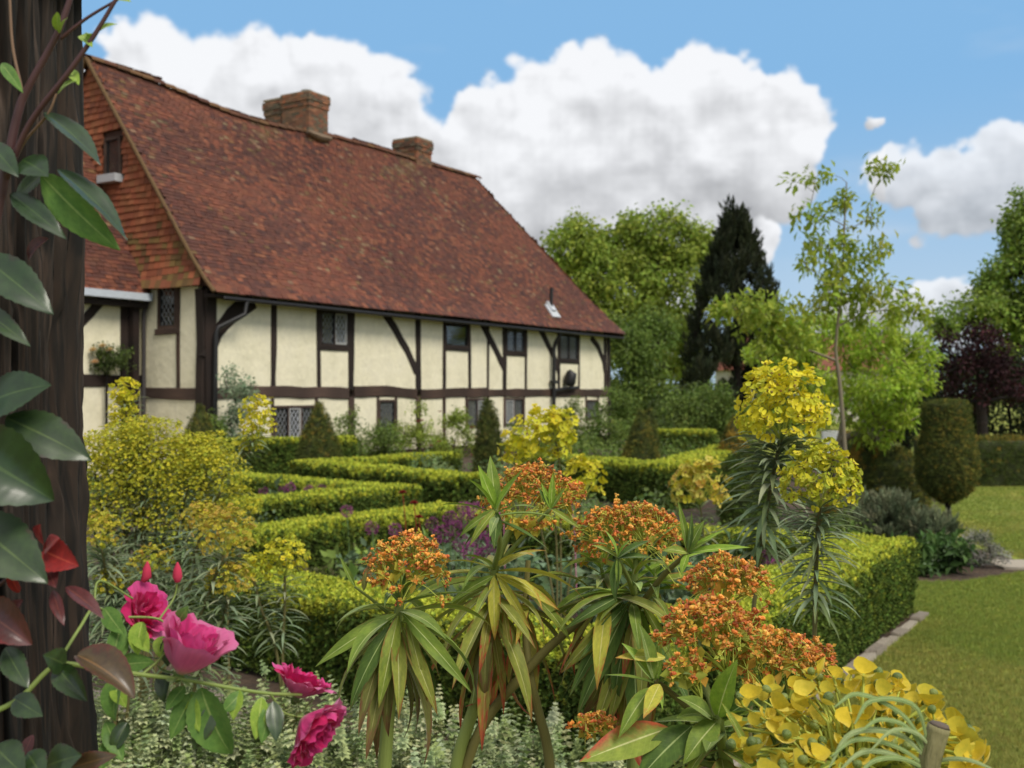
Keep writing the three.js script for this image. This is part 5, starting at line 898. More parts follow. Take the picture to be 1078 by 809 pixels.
// C: right of the middle, large dark leaves
{
  seed(4103); const d = 1.95, o = thing('orange_spurge', 'orange-headed spurge right of the middle with long dark drooping leaves', 'spurge', foot(668, d), SG), top = P(667, 622, d), low = P(664, 690, d);
  stalk(o, [foot(668, d), P(666, 800, d), low, top, P(670, 585, d)], 0.013, 0.005); orangeHead(o, P(662, 564, d + 0.06), 0.11, 0.09, P(668, 600, d + 0.02), 230, 0.0062);
  rosette(o, P(668, 600, d), top, 10, 0.15, 0.9, 0.1, [SP.green, SP.mid, SP.fresh]); rosette(o, top, low, 30, 0.21, 0.2, -1.3, [SP.mid, SP.green, SP.olive, SP.deep, SP.deep, SP.brown, SP.red], longLeaf);
  for (const [ax, ay, bx, by, m, k, w] of [[660, 640, 604, 752, SP.deep, 0, 1.2], [658, 640, 590, 704, SP.olive, 1, 1.1], [655, 626, 598, 656, SP.deep, 3, 0.9], [664, 660, 622, 776, SP.olive, 0, 1], [668, 650, 655, 712, SP.red, 5, 1.3], [660, 636, 612, 690, SP.deep, 0, 1], [662, 645, 632, 760, SP.deep, 1, 1.1], [664, 650, 645, 770, SP.olive, 0, 1], [656, 634, 596, 730, SP.deep, 0, 1], [672, 640, 690, 720, SP.green, 1, 1], [676, 636, 716, 700, SP.mid, 0, 1], [662, 655, 612, 770, SP.brown, 2, 1]]) leafAt(o, longLeaf[k], m, P(ax, ay, d - 0.012), P(bx, by, d - 0.09), w, V(rr(-.2, .3), 0.6, 1));
  const q = P(724, 582, d - 0.1); stalk(o, [P(672, 640, d), P(700, 604, d - 0.06), q], 0.006, 0.004, mat.stemOlive);
  for (const [x, y, m, k] of [[716, 528, SP.green, 2], [730, 540, SP.deep, 2], [760, 556, SP.fresh, 2], [790, 572, SP.fresh, 2], [716, 604, SP.fresh, 0], [748, 566, SP.green, 2], [738, 548, SP.green, 0], [700, 575, SP.mid, 1]]) leafAt(o, k === 2 ? longLeaf[k === 2 ? 5 : 0] : ovalLeaf[k], m, q, P(x, y, d - 0.12), 1.1, V(rr(-.3, .3), 0.8, 0.8));
  rosette(o, P(690, 606, d + 0.02), P(684, 640, d + 0.02), 18, 0.13, 0.8, -0.7, [SP.fresh, SP.green, SP.mid, SP.green]); rosette(o, P(632, 596, d + 0.05), P(636, 625, d + 0.05), 14, 0.13, 0.8, -0.6, [SP.fresh, SP.mid, SP.green]);
  stalk(o, [P(668, 660, d), P(680, 640, d + 0.02), P(690, 604, d + 0.02)], 0.005, 0.003); stalk(o, [P(664, 650, d), P(640, 625, d + 0.05), P(632, 594, d + 0.05)], 0.005, 0.003);
  const q2 = P(650, 588, d - 0.14); stalk(o, [P(668, 630, d), P(660, 606, d - 0.1), q2], 0.005, 0.003);
  for (const [x, y, m] of [[660, 566, SP.fresh], [682, 564, SP.deep], [652, 616, SP.green], [644, 634, SP.deep], [626, 570, SP.mid], [686, 582, SP.deep], [642, 556, SP.fresh]]) leafAt(o, ovalLeaf[0], m, q2, P(x, y, d - 0.16), 0.9, V(rr(-.4, .4), 1, 0.5));
}
// D: the broad group of heads at the front
{
  seed(4104); const d = 1.55, o = thing('orange_spurge', 'broad orange-headed spurge nearest the yellow bracts, several heads and oval leaves', 'spurge', foot(770, d), SG), n1 = P(756, 757, d - 0.05), n2 = P(690, 716, d);
  stalk(o, [foot(770, d), P(772, 850, d), P(762, 790, d), n1, P(768, 720, d + 0.02), P(766, 690, d + 0.04)], 0.012, 0.005); stalk(o, [foot(772, d), P(790, 840, d), P(800, 760, d + 0.05), P(806, 720, d + 0.05)], 0.01, 0.005, mat.stemGreen);
  stalk(o, [P(768, 790, d), P(730, 750, d), n2], 0.006, 0.004, mat.stemOlive); stalk(o, [n1, P(735, 690, d + 0.08), P(752, 640, d + 0.15)], 0.006, 0.004);
  orangeHead(o, P(766, 612, d + 0.16), 0.07, 0.058, P(756, 650, d + 0.16), 120, 0.006); orangeHead(o, P(752, 664, d + 0.02), 0.085, 0.062, P(764, 708, d + 0.02), 150, 0.0064); orangeHead(o, P(802, 690, d + 0.06), 0.078, 0.055, P(806, 734, d + 0.05), 130, 0.0062); orangeHead(o, P(846, 694, d + 0.12), 0.054, 0.042, P(830, 734, d + 0.1), 70, 0.006); orangeHead(o, P(722, 704, d - 0.03), 0.034, 0.022, P(738, 736, d - 0.02), 16, 0.0058);
  rosette(o, n1, P(757, 772, d), 10, 0.1, 0.75, -0.4, [SP.green, SP.fresh, SP.green, SP.deep], ovalLeaf); rosette(o, n2, P(694, 724, d), 8, 0.085, 1.2, -0.3, [SP.fresh, SP.green, SP.fresh], [longLeaf[0], longLeaf[5]]);
  for (const [ax, ay, bx, by, m, k, w] of [[703, 766, 611, 799, SP.blush, 2, 1.3], [727, 764, 668, 816, SP.deep, 1, 1.15], [755, 758, 721, 794, SP.green, 1, 1.25], [750, 756, 723, 730, SP.green, 0, 1], [755, 755, 768, 700, SP.fresh, 0, 1.1], [760, 756, 804, 726, SP.deep, 2, 1], [688, 714, 676, 656, SP.green, 2, 0.9], [686, 714, 658, 676, SP.fresh, 2, 0.9], [684, 724, 652, 768, SP.green, 1, 0.8], [700, 692, 650, 690, SP.yellow, 2, 0.8], [694, 720, 680, 750, SP.yellow, 0, 1.1]]) leafAt(o, ovalLeaf[k], m, P(ax, ay, d - 0.05), P(bx, by, d - 0.11), w, V(rr(-.3, .3), 0.8, 0.9));
  rosette(o, P(757, 775, d), P(762, 830, d), 16, 0.13, 0.1, -1.0, [SP.mid, SP.olive, SP.yellow, SP.brown], [...ovalLeaf, longLeaf[1]]);
  stalk(o, [P(764, 810, d), P(700, 790, d + 0.05), P(655, 782, d + 0.08), P(640, 772, d + 0.08)], 0.005, 0.003); orangeHead(o, P(627, 764, d + 0.1), 0.036, 0.024, P(640, 774, d + 0.08), 28, 0.0055);
}
// ---------------------------------------------------------------- yellow spurges: round cups of bracts on leafy stems
const cupGeo = (() => { const g = new GB(); for (const sg of [1, -1]) { const c = g.v(0, 0, 0, 0.5, 0), ring = []; for (let k = 0; k <= 6; k++) { const a = (k / 6 - 0.5) * Math.PI * 0.86, r = 1 - 0.1 * Math.cos(a * 4); ring.push(g.v(Math.sin(a) * r * 0.95, 0.5 - 0.16 * Math.cos(2 * a) + 0.1 * Math.sin(a * 3), sg * Math.cos(a) * r, 0.5 + Math.sin(a) / 2, Math.cos(a))); } for (let k = 0; k < 6; k++) sg > 0 ? g.tri(c, ring[k], ring[k + 1]) : g.tri(c, ring[k + 1], ring[k]); } return g.geo(); })();
const eyeGeo = new THREE.IcosahedronGeometry(0.3, 0);
mat.cup = leafy({ color: 0xffffff, transmission: 0.38 });
const YEL = [lin(0.72, 0.64, 0.03), lin(0.64, 0.60, 0.028), lin(0.78, 0.67, 0.04), lin(0.58, 0.57, 0.035)], YELB = [lin(0.58, 0.50, 0.035), lin(0.52, 0.42, 0.05), lin(0.46, 0.40, 0.045), lin(0.55, 0.36, 0.06)], DULL = [lin(0.46, 0.48, 0.035), lin(0.54, 0.52, 0.035), lin(0.38, 0.43, 0.04)];
mat.eye = std({ color: 0xffffff, roughness: 0.7 }); mat.blueLeaf = leafy({ color: 0xffffff, transmission: 0.2 });
const strap = bladeGeo({ W: 0.1, bend: 0.5, fold: 0.25, nT: 5, wave: 0, s: 31 });
// one flower head: cups over a dome or column; single = each cup a piece of its own
function yellowHead(parent, c, rx, ry, n, cs, pal, footP, single = false, eyes = true) {
  const rays = new GB(), cups = [], dots = [], mats = single ? (mat.cupSet ??= new Map()) : null;
  const head = part(parent, 'flower_head', (() => { for (let k = 0; k < 14; k++) { const a = k * 2.4, q = Math.sqrt((k + .5) / 14), e = V(c.x + Math.cos(a) * rx * q * 0.85, c.y + ry * rr(-.5, .6), c.z + Math.sin(a) * rx * q * 0.85); rays.tube([footP, footP.clone().lerp(e, 0.5), e], [cs * 0.14, cs * 0.1, cs * 0.08], 4, false); } return rays.geo(); })(), mat.rayGreen);
  for (let k = 0; k < n; k++) {
    const d = rdir(); if (d.y < -0.7) d.y *= -1; const q = Math.pow(R(), 0.3) * 1.06 * (0.88 + 0.24 * vn(d.x * 2.2 + c.x * 40, d.y * 2.2 + 5, d.z * 2.2)), p = V(c.x + d.x * rx * q, c.y + d.y * ry * q, c.z + d.z * rx * q), up = d.clone().add(V(0, 0.55, 0)).add(rdir().multiplyScalar(0.55)).normalize(), col = vary(pick(pal), 0.16), m = aim(p, V(rr(-1, 1), rr(-.5, .5), rr(-1, 1)), up, cs * rr(0.75, 1.2));
    if (single) { const key = Math.floor(R() * 6), mm = mats.get(key) ?? (mats.set(key, leafy({ color: vary(pick(YEL), 0.14), transmission: 0.38 })), mats.get(key)); piece(head, 'bract_cup', cupGeo, mm, m); } else cups.push([m, col]);
    if (eyes) dots.push([aim(p.clone().addScaledVector(up, cs * 0.28), up, rdir(), cs * rr(0.7, 1.1)), vary(R() < 0.4 ? lin(0.20, 0.13, 0.02) : lin(0.40, 0.40, 0.03), 0.3)]);
  }
  if (!single) swarm(head, 'bract_cups', cupGeo, mat.cup, cups);
  if (eyes) swarm(head, 'cup_centres', eyeGeo, mat.eye, dots); return head;
}
const BLUE = [lin(0.21, 0.27, 0.15), lin(0.17, 0.23, 0.11), lin(0.25, 0.30, 0.18), lin(0.15, 0.2, 0.08)];
function brush(parent, path, n, L, colors = BLUE, e0 = 0.45, e1 = -0.2) {            // narrow leaves all round a stem
  const c = curve(path, 24), list = [];
  for (let k = 0; k < n; k++) { const t = k / n, p = c[Math.floor(t * 24)].clone().lerp(c[Math.min(24, Math.floor(t * 24) + 1)], (t * 24) % 1), a = k * 2.4 + rr(-.2, .2), el = lerp(e1, e0, t) + rr(-.25, .25), d = V(Math.cos(a) * Math.cos(el), Math.sin(el), Math.sin(a) * Math.cos(el)); list.push([aim(p, d, V(0, 1, 0.1), L * rr(0.75, 1.2)), vary(pick(colors), 0.25)]); }
  return swarm(parent, 'stem_leaves', strap, mat.blueLeaf, list);
}
mat.stemRed = std({ color: rgb(104, 98, 56), roughness: 0.8 });
const YG2 = 'yellow spurges';
function yellowSpurge(label, d, footPx, heads, pal, cs, s, { brushN = 90, brushL = 0.1, single = false, dense = 1, eyes = true } = {}) {        // heads: [px, py, rx, ry, stem px points..., leaf from-to]
  seed(s); const o = thing('yellow_spurge', label, 'spurge', foot(footPx, d), YG2);
  for (const [px, py, rx, ry, pts, dd = 0] of heads) {
    const D = d + dd, c = P(px, py, D), fp = P(px, py + ry * 0.75, D), path = [o.position.clone().add(V(rr(-.04, .04), 0, rr(-.04, .04))), ...pts.map(([x, y]) => P(x, y, D)), fp], m = px / F * D;
    stalk(o, path, 0.0065, 0.005, mat.stemRed); yellowHead(o, c, rx / F * D, ry / F * D, Math.round(rx * ry / 22 * dense * (0.0125 / (cs / D)) ** 0.6), cs, pal, fp, single, eyes);
    brush(o, path.slice(-Math.min(path.length, 3)), brushN, brushL);
  }
  return o;
}
yellowSpurge('tallest yellow spurge right of the middle, its domed head above a bottlebrush of grey leaves', 2.9, 800, [[822, 430, 48, 44, [[792, 660], [800, 580], [814, 500]]]], YEL, 0.0135, 4301, { single: true, brushN: 190, brushL: 0.15, dense: 2.0 });
yellowSpurge('yellow-green spurge just below and right of the tallest one', 2.6, 848, [[863, 506, 40, 38, [[856, 720], [858, 640], [860, 570]]]], [...YEL.slice(1, 4), ...DULL], 0.0105, 4302, { brushN: 150, brushL: 0.11, dense: 2.6 });
yellowSpurge('pale yellow spurge with dark-centred cups, left of the tallest', 6.3, 742, [[737, 512, 30, 26, [[744, 640], [742, 580]]]], [lin(0.66, 0.58, 0.12), lin(0.58, 0.54, 0.09), ...YELB], 0.025, 4303, { brushN: 90, brushL: 0.14, dense: 2.2 });
yellowSpurge('bright yellow spurge bush in the middle distance before the house', 6.3, 590, [[568, 462, 36, 30, [[585, 560], [575, 500]]], [612, 508, 26, 24, [[604, 580], [610, 545]]], [585, 450, 24, 20, [[590, 540], [588, 480]]], [545, 478, 20, 16, [[570, 560], [552, 500]]]], YEL, 0.025, 4304, { brushN: 60, brushL: 0.1, dense: 1.6 });
yellowSpurge('tall yellow spurge column left, beside the wooden rainwater pipe', 5.0, 150, [[131, 412, 15, 14, [[150, 540], [138, 470]]], [128, 428, 14, 16, [[150, 560], [134, 480]]], [129, 450, 15, 16, [[150, 570], [134, 500]]]], YEL, 0.0125, 4305, { brushN: 70, brushL: 0.12, dense: 2.6 });
yellowSpurge('yellow spurge leaning on a bare slanting stem by the house corner', 5.0, 190, [[272, 440, 19, 24, [[200, 540], [240, 490], [262, 470]]], [264, 462, 14, 16, [[200, 545], [238, 500]]]], YEL, 0.0125, 4306, { brushN: 50, brushL: 0.11, dense: 2.6 });
yellowSpurge('large mounded yellow spurge filling the left beside the weathered post', 4.8, 150, [[125, 470, 34, 24, [[140, 640], [132, 540]]], [165, 462, 34, 22, [[160, 640], [165, 530]]], [200, 480, 34, 24, [[170, 640], [192, 540]]], [232, 500, 32, 24, [[180, 640], [215, 560]]], [110, 505, 34, 26, [[140, 640], [118, 560]]], [155, 505, 36, 26, [[150, 640], [152, 560]]], [195, 520, 34, 24, [[165, 640], [185, 570]]], [130, 540, 34, 22, [[145, 640], [136, 580]]], [175, 545, 32, 20, [[155, 640], [168, 590]]], [248, 530, 26, 18, [[190, 640], [230, 570]]], [100, 480, 26, 24, [[130, 640], [108, 540]]], [180, 492, 36, 28, [[160, 640], [175, 550]]], [218, 478, 26, 20, [[180, 640], [208, 530]]], [140, 485, 36, 28, [[145, 640], [142, 550]]], [225, 545, 28, 16, [[180, 640], [215, 590]]], [100, 545, 24, 22, [[125, 640], [106, 590]]], [148, 452, 24, 14, [[150, 640], [150, 500]]]], [lin(0.56, 0.53, 0.035), lin(0.48, 0.48, 0.035), lin(0.64, 0.57, 0.04), lin(0.40, 0.43, 0.04)], 0.0066, 4307, { brushN: 70, brushL: 0.12, dense: 5.4, eyes: false });
yellowSpurge('brownish-yellow fading spurge behind the upper pink rose', 4.0, 190, [[236, 562, 30, 30, [[196, 700], [222, 620]]], [242, 612, 24, 22, [[206, 720], [232, 660]]], [212, 545, 22, 16, [[190, 690], [205, 590]], 0.2]], YELB, 0.009, 4308, { brushN: 110, brushL: 0.13, dense: 3 });
yellowSpurge('small fading spurge heads low beside the weathered post', 4.2, 120, [[108, 562, 20, 22, [[118, 680], [112, 610]]], [120, 612, 22, 14, [[124, 700], [122, 650]]], [160, 590, 22, 16, [[140, 700], [154, 630]]]], [...YELB, ...DULL], 0.009, 4309, { brushN: 120, brushL: 0.14, dense: 2.6 });
yellowSpurge('yellow-green spurge in front of the path hedge, right of the fading ones', 4.2, 300, [[300, 590, 26, 22, [[298, 680], [300, 640]]], [268, 600, 20, 16, [[290, 680], [275, 640]]]], [...YEL, ...DULL], 0.012, 4310, { brushN: 60, brushL: 0.1, dense: 2.2 });
yellowSpurge('yellow-green spurge leafing below the house corner window', 6.2, 236, [[228, 470, 22, 18, [[236, 560], [230, 510]]]], DULL, 0.016, 4311, { brushN: 60, brushL: 0.12 });
// ---------------------------------------------------------------- the nearest plant: large yellow bracts, green seed cases, arching grey leaves
{
  seed(4401); const d = 1.25, o = thing('yellow_bract_spurge', 'spurge with large yellow bracts and green seed cases at the lower right corner', 'spurge', foot(900, d));
  const ty = (s, a, b, t) => tex(96, 96, (u, v) => { const n = fbm(u * 6 + s, v * 6, s, 4), r = sstep(0.25, 0, Math.abs(Math.sin((u - 0.5) * 22)) * (0.4 + v)) * 0.35; return a.map((x, k) => lerp(lerp(x, b[k], clamp(n * 1.3 - 0.25)), t[k], r * 0.6)); });
  const bm = [[1, [234, 208, 62], [214, 190, 48], [240, 224, 116]], [2, [226, 198, 52], [198, 178, 46], [236, 216, 96]], [3, [238, 216, 84], [210, 196, 64], [242, 230, 136]], [4, [210, 192, 58], [184, 176, 54], [228, 214, 100]]].map(([s, a, b, t]) => leafy({ map: ty(s, a, b, t), transmission: 0.4 }));
  const bractGeo = [0, 1, 2].map((q) => { const g = new GB(), rows = []; for (let j = 0; j <= 5; j++) { const r = j / 5, row = []; for (let k = 0; k <= 6; k++) { const a = (k / 6 - 0.5) * 2.7, rad = r * (1 + 0.1 * Math.sin(a * 3 + q)) , cup = [0.9, 1.2, 0.65][q]; row.push(g.v(Math.sin(a) * rad, cup * r * r * (0.6 + 0.4 * Math.cos(a)) + 0.06 * r * Math.sin(a * 4 + q * 2), Math.cos(a) * rad, k / 6, r)); } rows.push(row); } for (let j = 0; j < 5; j++) for (let k = 0; k < 6; k++) g.quad(rows[j][k], rows[j + 1][k], rows[j + 1][k + 1], rows[j][k + 1]); return g.geo(); });
  const caps = [rgb(100, 118, 52), rgb(88, 106, 48), rgb(118, 130, 58)].map((color) => new THREE.MeshPhysicalMaterial({ color, roughness: 0.5, bumpMap: tPlasterBump, bumpScale: 0.001 })), capGeo = (() => { const g = new THREE.IcosahedronGeometry(1, 2), p = g.attributes.position; for (let i = 0; i < p.count; i++) { const a = Math.atan2(p.getZ(i), p.getX(i)), k = 0.95 + 0.06 * Math.cos(3 * a); p.setXYZ(i, p.getX(i) * k, p.getY(i) * 1.08, p.getZ(i) * k); } g.computeVertexNormals(); return g; })(), stems = new GB(), hub = P(900, 830, d);
  stalk(o, [foot(900, d), P(902, 900, d), hub], 0.013, 0.009, mat.stemGreen);
  const inPoly = (x, y) => y > 706 + Math.pow(Math.abs(x - 878) / 150, 2) * (x > 878 ? 78 : 80) && x > 775 && x < 1035;
  let made = 0;
  while (made < 215) {
    const x = rr(775, 1035), y = rr(700, 840); if (!inPoly(x, y)) continue; made++;
    const D = d + lerp(0.10, -0.04, (y - 700) / 140) + rr(-.05, .05), p = P(x, y, D), st = hub.clone().lerp(P(x * 0.5 + 450, 800, d), 0.8); stems.tube([st, st.clone().lerp(p, 0.5).add(V(rr(-.01, .01), 0.012, rr(-.01, .01))), p], [0.0022, 0.0018, 0.0014], 5, false);
    const up = V(rr(-.7, .7), 1, rr(-.2, .9)).normalize(), s = rr(0.0095, 0.0155), a0 = rr(0, 6.28), ax = V(Math.cos(a0), 0, Math.sin(a0)).addScaledVector(up, -up.dot(V(Math.cos(a0), 0, Math.sin(a0)))).normalize();
    for (const sg of [1, -1]) piece(o, 'bract', pick(bractGeo), pick(bm), aim(p, ax.clone().multiplyScalar(sg), up, s * rr(0.9, 1.1)));
    if (R() < 0.36) { const c = p.clone().addScaledVector(up, 0.012).add(rdir().multiplyScalar(0.004)); piece(o, 'seed_case', capGeo, pick(caps), aim(c, rdir(), up, rr(0.0048, 0.0064))); stems.tube([p, c], 0.0014, 4, false); }
  }
  part(o, 'flower_stalks', stems.geo(), mat.rayGreen).userData.kind = 'stuff';
  rosette(o, P(900, 800, d), P(900, 860, d), 12, 0.09, 0.4, -0.4, [SP.mid, SP.green], ovalLeaf);
  for (const [x, y] of [[800, 800], [830, 790], [865, 800], [950, 800], [790, 770], [815, 815]]) leafAt(o, longLeaf[0], pick([SP.green, SP.mid, SP.deep]), P(x, y + 25, d), P(x + rr(-40, 40), y - 30, d + rr(-.03, .03)), 0.9);
}
{
  seed(4402); const d = 1.12, o = thing('grey_leaved_spurge', 'cut spurge stem with arching narrow grey-green leaves at the bottom right', 'spurge', foot(975, d));
  stalk(o, [foot(975, d), P(972, 860, d), P(978, 800, d), P(988, 764, d)], 0.011, 0.0115, std({ color: rgb(128, 122, 84), roughness: 0.85, bumpMap: tPlasterBump, bumpScale: 0.004 })); part(o, 'cut_end', new GB().tube([P(988, 765, d), P(989, 761, d)], [0.0112, 0.009], 9).geo(), std({ color: rgb(96, 84, 74) }));
  const tg = [leafTex(31, [150, 166, 112], [120, 140, 88], [200, 206, 160], [150, 150, 90], 0.1, 0), leafTex(32, [136, 158, 96], [108, 132, 74], [196, 202, 150], [150, 150, 90], 0.1, 0)].map((t) => leafMat(t, { transmission: 0.2 }));
  for (const [pts, w] of [[[[978, 790], [962, 742], [915, 738], [899, 762]], 0.0042], [[[980, 800], [950, 752], [900, 730], [878, 744]], 0.0042], [[[978, 800], [945, 772], [895, 772], [872, 808]], 0.005], [[[976, 806], [940, 784], [900, 778], [874, 796]], 0.0042], [[[976, 812], [935, 792], [905, 792], [880, 814]], 0.0042], [[[982, 802], [1000, 798], [1022, 800], [1050, 812]], 0.0038], [[[980, 812], [950, 798], [920, 800], [900, 818]], 0.0042], [[[976, 800], [955, 765], [925, 757], [905, 770]], 0.0038], [[[982, 790], [966, 772], [940, 768], [915, 790]], 0.0036]]) {
    const c = curve(pts.map(([x, y], k) => P(x, y, d - 0.012 * k)), 14), g = new GB(), rows = c.map((p, k) => { const t = k / 14, ww = w * 0.62 * Math.pow(Math.sin(Math.PI * clamp(0.12 + t * 0.86)), 0.6), tan = c[Math.min(14, k + 1)].clone().sub(c[Math.max(0, k - 1)]).normalize(), side = V().crossVectors(tan, V(0.1, 0.6, 1)).normalize(), n = V().crossVectors(side, tan); return [-1, -0.4, 0, 0.4, 1].map((u) => g.v(p.x + side.x * u * ww - n.x * Math.abs(u) * ww * 0.3, p.y + side.y * u * ww - n.y * Math.abs(u) * ww * 0.3, p.z + side.z * u * ww - n.z * Math.abs(u) * ww * 0.3, u / 2 + 0.5, t)); });
    for (let k = 0; k < 14; k++) for (let i = 0; i < 4; i++) g.quad(rows[k][i], rows[k + 1][i], rows[k + 1][i + 1], rows[k][i + 1]); part(o, 'leaf', g.geo(), pick(tg));
  }
}
// ---------------------------------------------------------------- weathered post on the left, with its beam overhead
{
  seed(5001);
  const d = 1.2, o = thing('garden_post', 'weathered dark timber post with deep grain, filling the left edge', 'post', foot(10, d)), cx = P(-15, 414, d).x, cz = -d, g = new GB(), nA = 300, nY = 230, H = 2.6, hw = 0.088, turn = 0.36;
  const rows = [];
  for (let j = 0; j <= nY; j++) {
    const y = H * j / nY, row = [], lean = lerp(0.0, -0.008, j / nY) + 0.012 * sstep(1.6, 1.2, y);
    for (let i = 0; i <= nA; i++) {
      const a = i / nA * 2 * Math.PI, ia = (i % nA) * 0.55, ca = Math.cos(a), sa = Math.sin(a), q = Math.pow(Math.pow(Math.abs(ca), 5) + Math.pow(Math.abs(sa), 5), -1 / 5), w = (vn(y * 1.6, ia * 0.02) - 0.5) * 0.5;
      const gr = fbm(ia * 0.42 + w * 2.5, y * 3.2, 3, 3), crack = sstep(0.56, 0.66, fbm(ia * 0.34 + w * 2, y * 2.6 + 4, 8, 3)), fine = fbm(ia * 1.5 + w * 5, y * 24, 5, 2);
      const r = hw * q * 0.96 + (gr - 0.5) * 0.02 - crack * 0.012 + (fine - 0.5) * 0.007 + (fbm(ca * 2 + 4, y * 1.4, sa * 2, 2) - 0.5) * 0.014;
      const cb = Math.cos(a + turn), sb = Math.sin(a + turn); row.push(g.v(cx + lean + cb * r, y, cz + sb * r, i / nA * 3, y * 0.9));
    }
    rows.push(row);
  }
  for (let j = 0; j < nY; j++) for (let i = 0; i < nA; i++) g.quad(rows[j][i], rows[j + 1][i], rows[j + 1][i + 1], rows[j][i + 1]);
  const tp = tex(512, 512, (u, v) => { const w = fbm(u * 6, v * 2, 2, 3, 2) * 0.06, a = fbm((u + w) * 80, v * 20, 4, 5, 20), b = fbm(u * 9, v * 3, 9, 4, 3), c = sstep(0.55, 0.7, fbm((u + w) * 34, v * 7, 14, 3, 7)), k = 0.12 + 1.15 * a, gy = sstep(0.4, 0.7, b); return [lerp(54, 76, gy) * k * (1 - 0.65 * c), lerp(41, 62, gy) * k * (1 - 0.65 * c), lerp(32, 54, gy) * k * (1 - 0.65 * c)]; });
  const m = std({ map: tp, bumpMap: tp, bumpScale: 0.008, roughness: 0.9 });
  part(o, 'shaft', g.geo(), m); part(o, 'beam', new GB().box(cx - 1.2, cx + 0.115, 2.165, 2.29, cz - 0.06, cz + 0.06).geo(), m);
}
// ---------------------------------------------------------------- the climbing rose on it
{
  seed(5101);
  const z = 1.03, base = foot(-30, 1.0), o = thing('climbing_rose', 'climbing rose with glossy dark leaves and bright pink blooms, trained on the post', 'rose', base), W = (px, py, d = z) => P(px, py, d);
  const roseTex = (s, a, b, rib, turned, edge) => leafTex(s, a, b, rib, turned, edge, 0, 9);
  const RL = { dark: glossMat(roseTex(41, [34, 60, 22], [22, 44, 17], [62, 84, 40], [44, 38, 26], 0.05)), dark2: glossMat(roseTex(42, [44, 66, 26], [28, 48, 20], [72, 90, 44], [56, 42, 30], 0.08)), red: glossMat(roseTex(43, [88, 38, 38], [64, 28, 28], [116, 66, 54], [96, 24, 24], 0.1), { clearcoat: 0.25 }), bronze: glossMat(roseTex(44, [78, 62, 34], [58, 42, 26], [120, 90, 56], [96, 40, 28], 0.3), { clearcoat: 0.35 }), green: leafMat(roseTex(45, [104, 140, 58], [76, 116, 44], [150, 172, 96], [90, 120, 50], 0), { clearcoat: 0.25 }), lime: leafMat(roseTex(46, [150, 176, 64], [122, 156, 50], [190, 204, 110], [150, 160, 60], 0)), newRed: leafMat(roseTex(47, [168, 36, 34], [120, 24, 26], [190, 80, 60], [120, 20, 20], 0.1), { clearcoat: 0.35 }) };
  const broad = [0, 1, 2].map((k) => { const g = bladeGeo({ W: [0.52, 0.56, 0.46][k], bend: [0.35, 0.6, 0.2][k], fold: [0.12, 0.22, 0.3][k], wave: 0.05, s: 60 + k, p: 0.82, tip: 0.92, nT: 22, curl: [0.1, -0.25, 0.3][k] }), p = g.attributes.position, uv = g.attributes.uv; for (let i = 0; i < p.count; i++) { const u = uv.getX(i); if (u === 0 || u === 1) { const t = uv.getY(i) * 22; p.setX(i, p.getX(i) * (Math.round(t) % 2 ? 1.025 : 0.965)); } } g.computeVertexNormals(); return g; });
  const lf = (ax, ay, bx, by, m, k = 0, w = 1, n = V(0.1, 0.5, 1), da = z, db = z - 0.03) => leafAt(o, broad[k], m, W(ax, ay, da), W(bx, by, db), w, n);
  const cane = std({ color: rgb(74, 44, 46), roughness: 0.55 }), canePale = std({ color: rgb(120, 92, 70), roughness: 0.6 }), caneGreen = std({ color: rgb(124, 142, 70), roughness: 0.6 });
  // canes
  stalk(o, [base, W(-40, 700), W(-20, 320), W(2, 196), W(20, 110), W(28, 92), W(60, 32), W(74, -8)], 0.006, 0.0026, cane, 'cane'); stalk(o, [W(4, 190), W(30, 130, z - 0.01), W(72, 74, z - 0.02), W(98, 36, z - 0.02), W(122, -4, z - 0.02)], 0.0032, 0.0018, cane, 'cane');
  stalk(o, [W(22, 96), W(12, 50), W(8, -10)], 0.0016, 0.0012, canePale, 'cane'); stalk(o, [W(62, 40), W(90, 18), W(130, -6)], 0.0018, 0.0012, cane, 'cane'); stalk(o, [W(2, 200), W(24, 150), W(50, 118), W(58, 98)], 0.0016, 0.001, canePale, 'cane');
  stalk(o, [base, W(-50, 800), W(-10, 610), W(8, 590), W(20, 572)], 0.004, 0.002, cane, 'cane'); stalk(o, [W(-30, 640), W(10, 608), W(40, 590), W(70, 574, z - 0.01), W(90, 699, z)].slice(0, 4), 0.002, 0.0014, cane, 'cane');
  // the long green cane that carries the blooms
  stalk(o, [W(-30, 760, 1.02), W(20, 736, 1.03), W(60, 700, 1.05), W(100, 703, 1.06), W(150, 710, 1.08), W(200, 716, 1.1), W(250, 725, 1.12), W(285, 730, 1.14), W(318, 731, 1.16)], 0.0026, 0.0016, caneGreen, 'cane');
  stalk(o, [W(60, 700, 1.05), W(85, 660, 1.08), W(100, 640, 1.12), W(125, 649, 1.16), W(168, 652, 1.18), W(182, 664, 1.18)], 0.0017, 0.0012, caneGreen, 'cane'); stalk(o, [W(100, 640, 1.12), W(104, 612, 1.14), W(140, 630, 1.17)], 0.0012, 0.001, caneGreen, 'cane'); stalk(o, [W(168, 652, 1.18), W(184, 628, 1.2), W(187, 612, 1.2)], 0.0011, 0.0009, caneGreen, 'cane');
  stalk(o, [W(150, 710, 1.08), W(172, 690, 1.1), W(182, 668, 1.12)], 0.0013, 0.001, caneGreen, 'cane'); stalk(o, [W(285, 730, 1.14), W(300, 750, 1.15), W(330, 756, 1.16)], 0.0014, 0.001, caneGreen, 'cane');
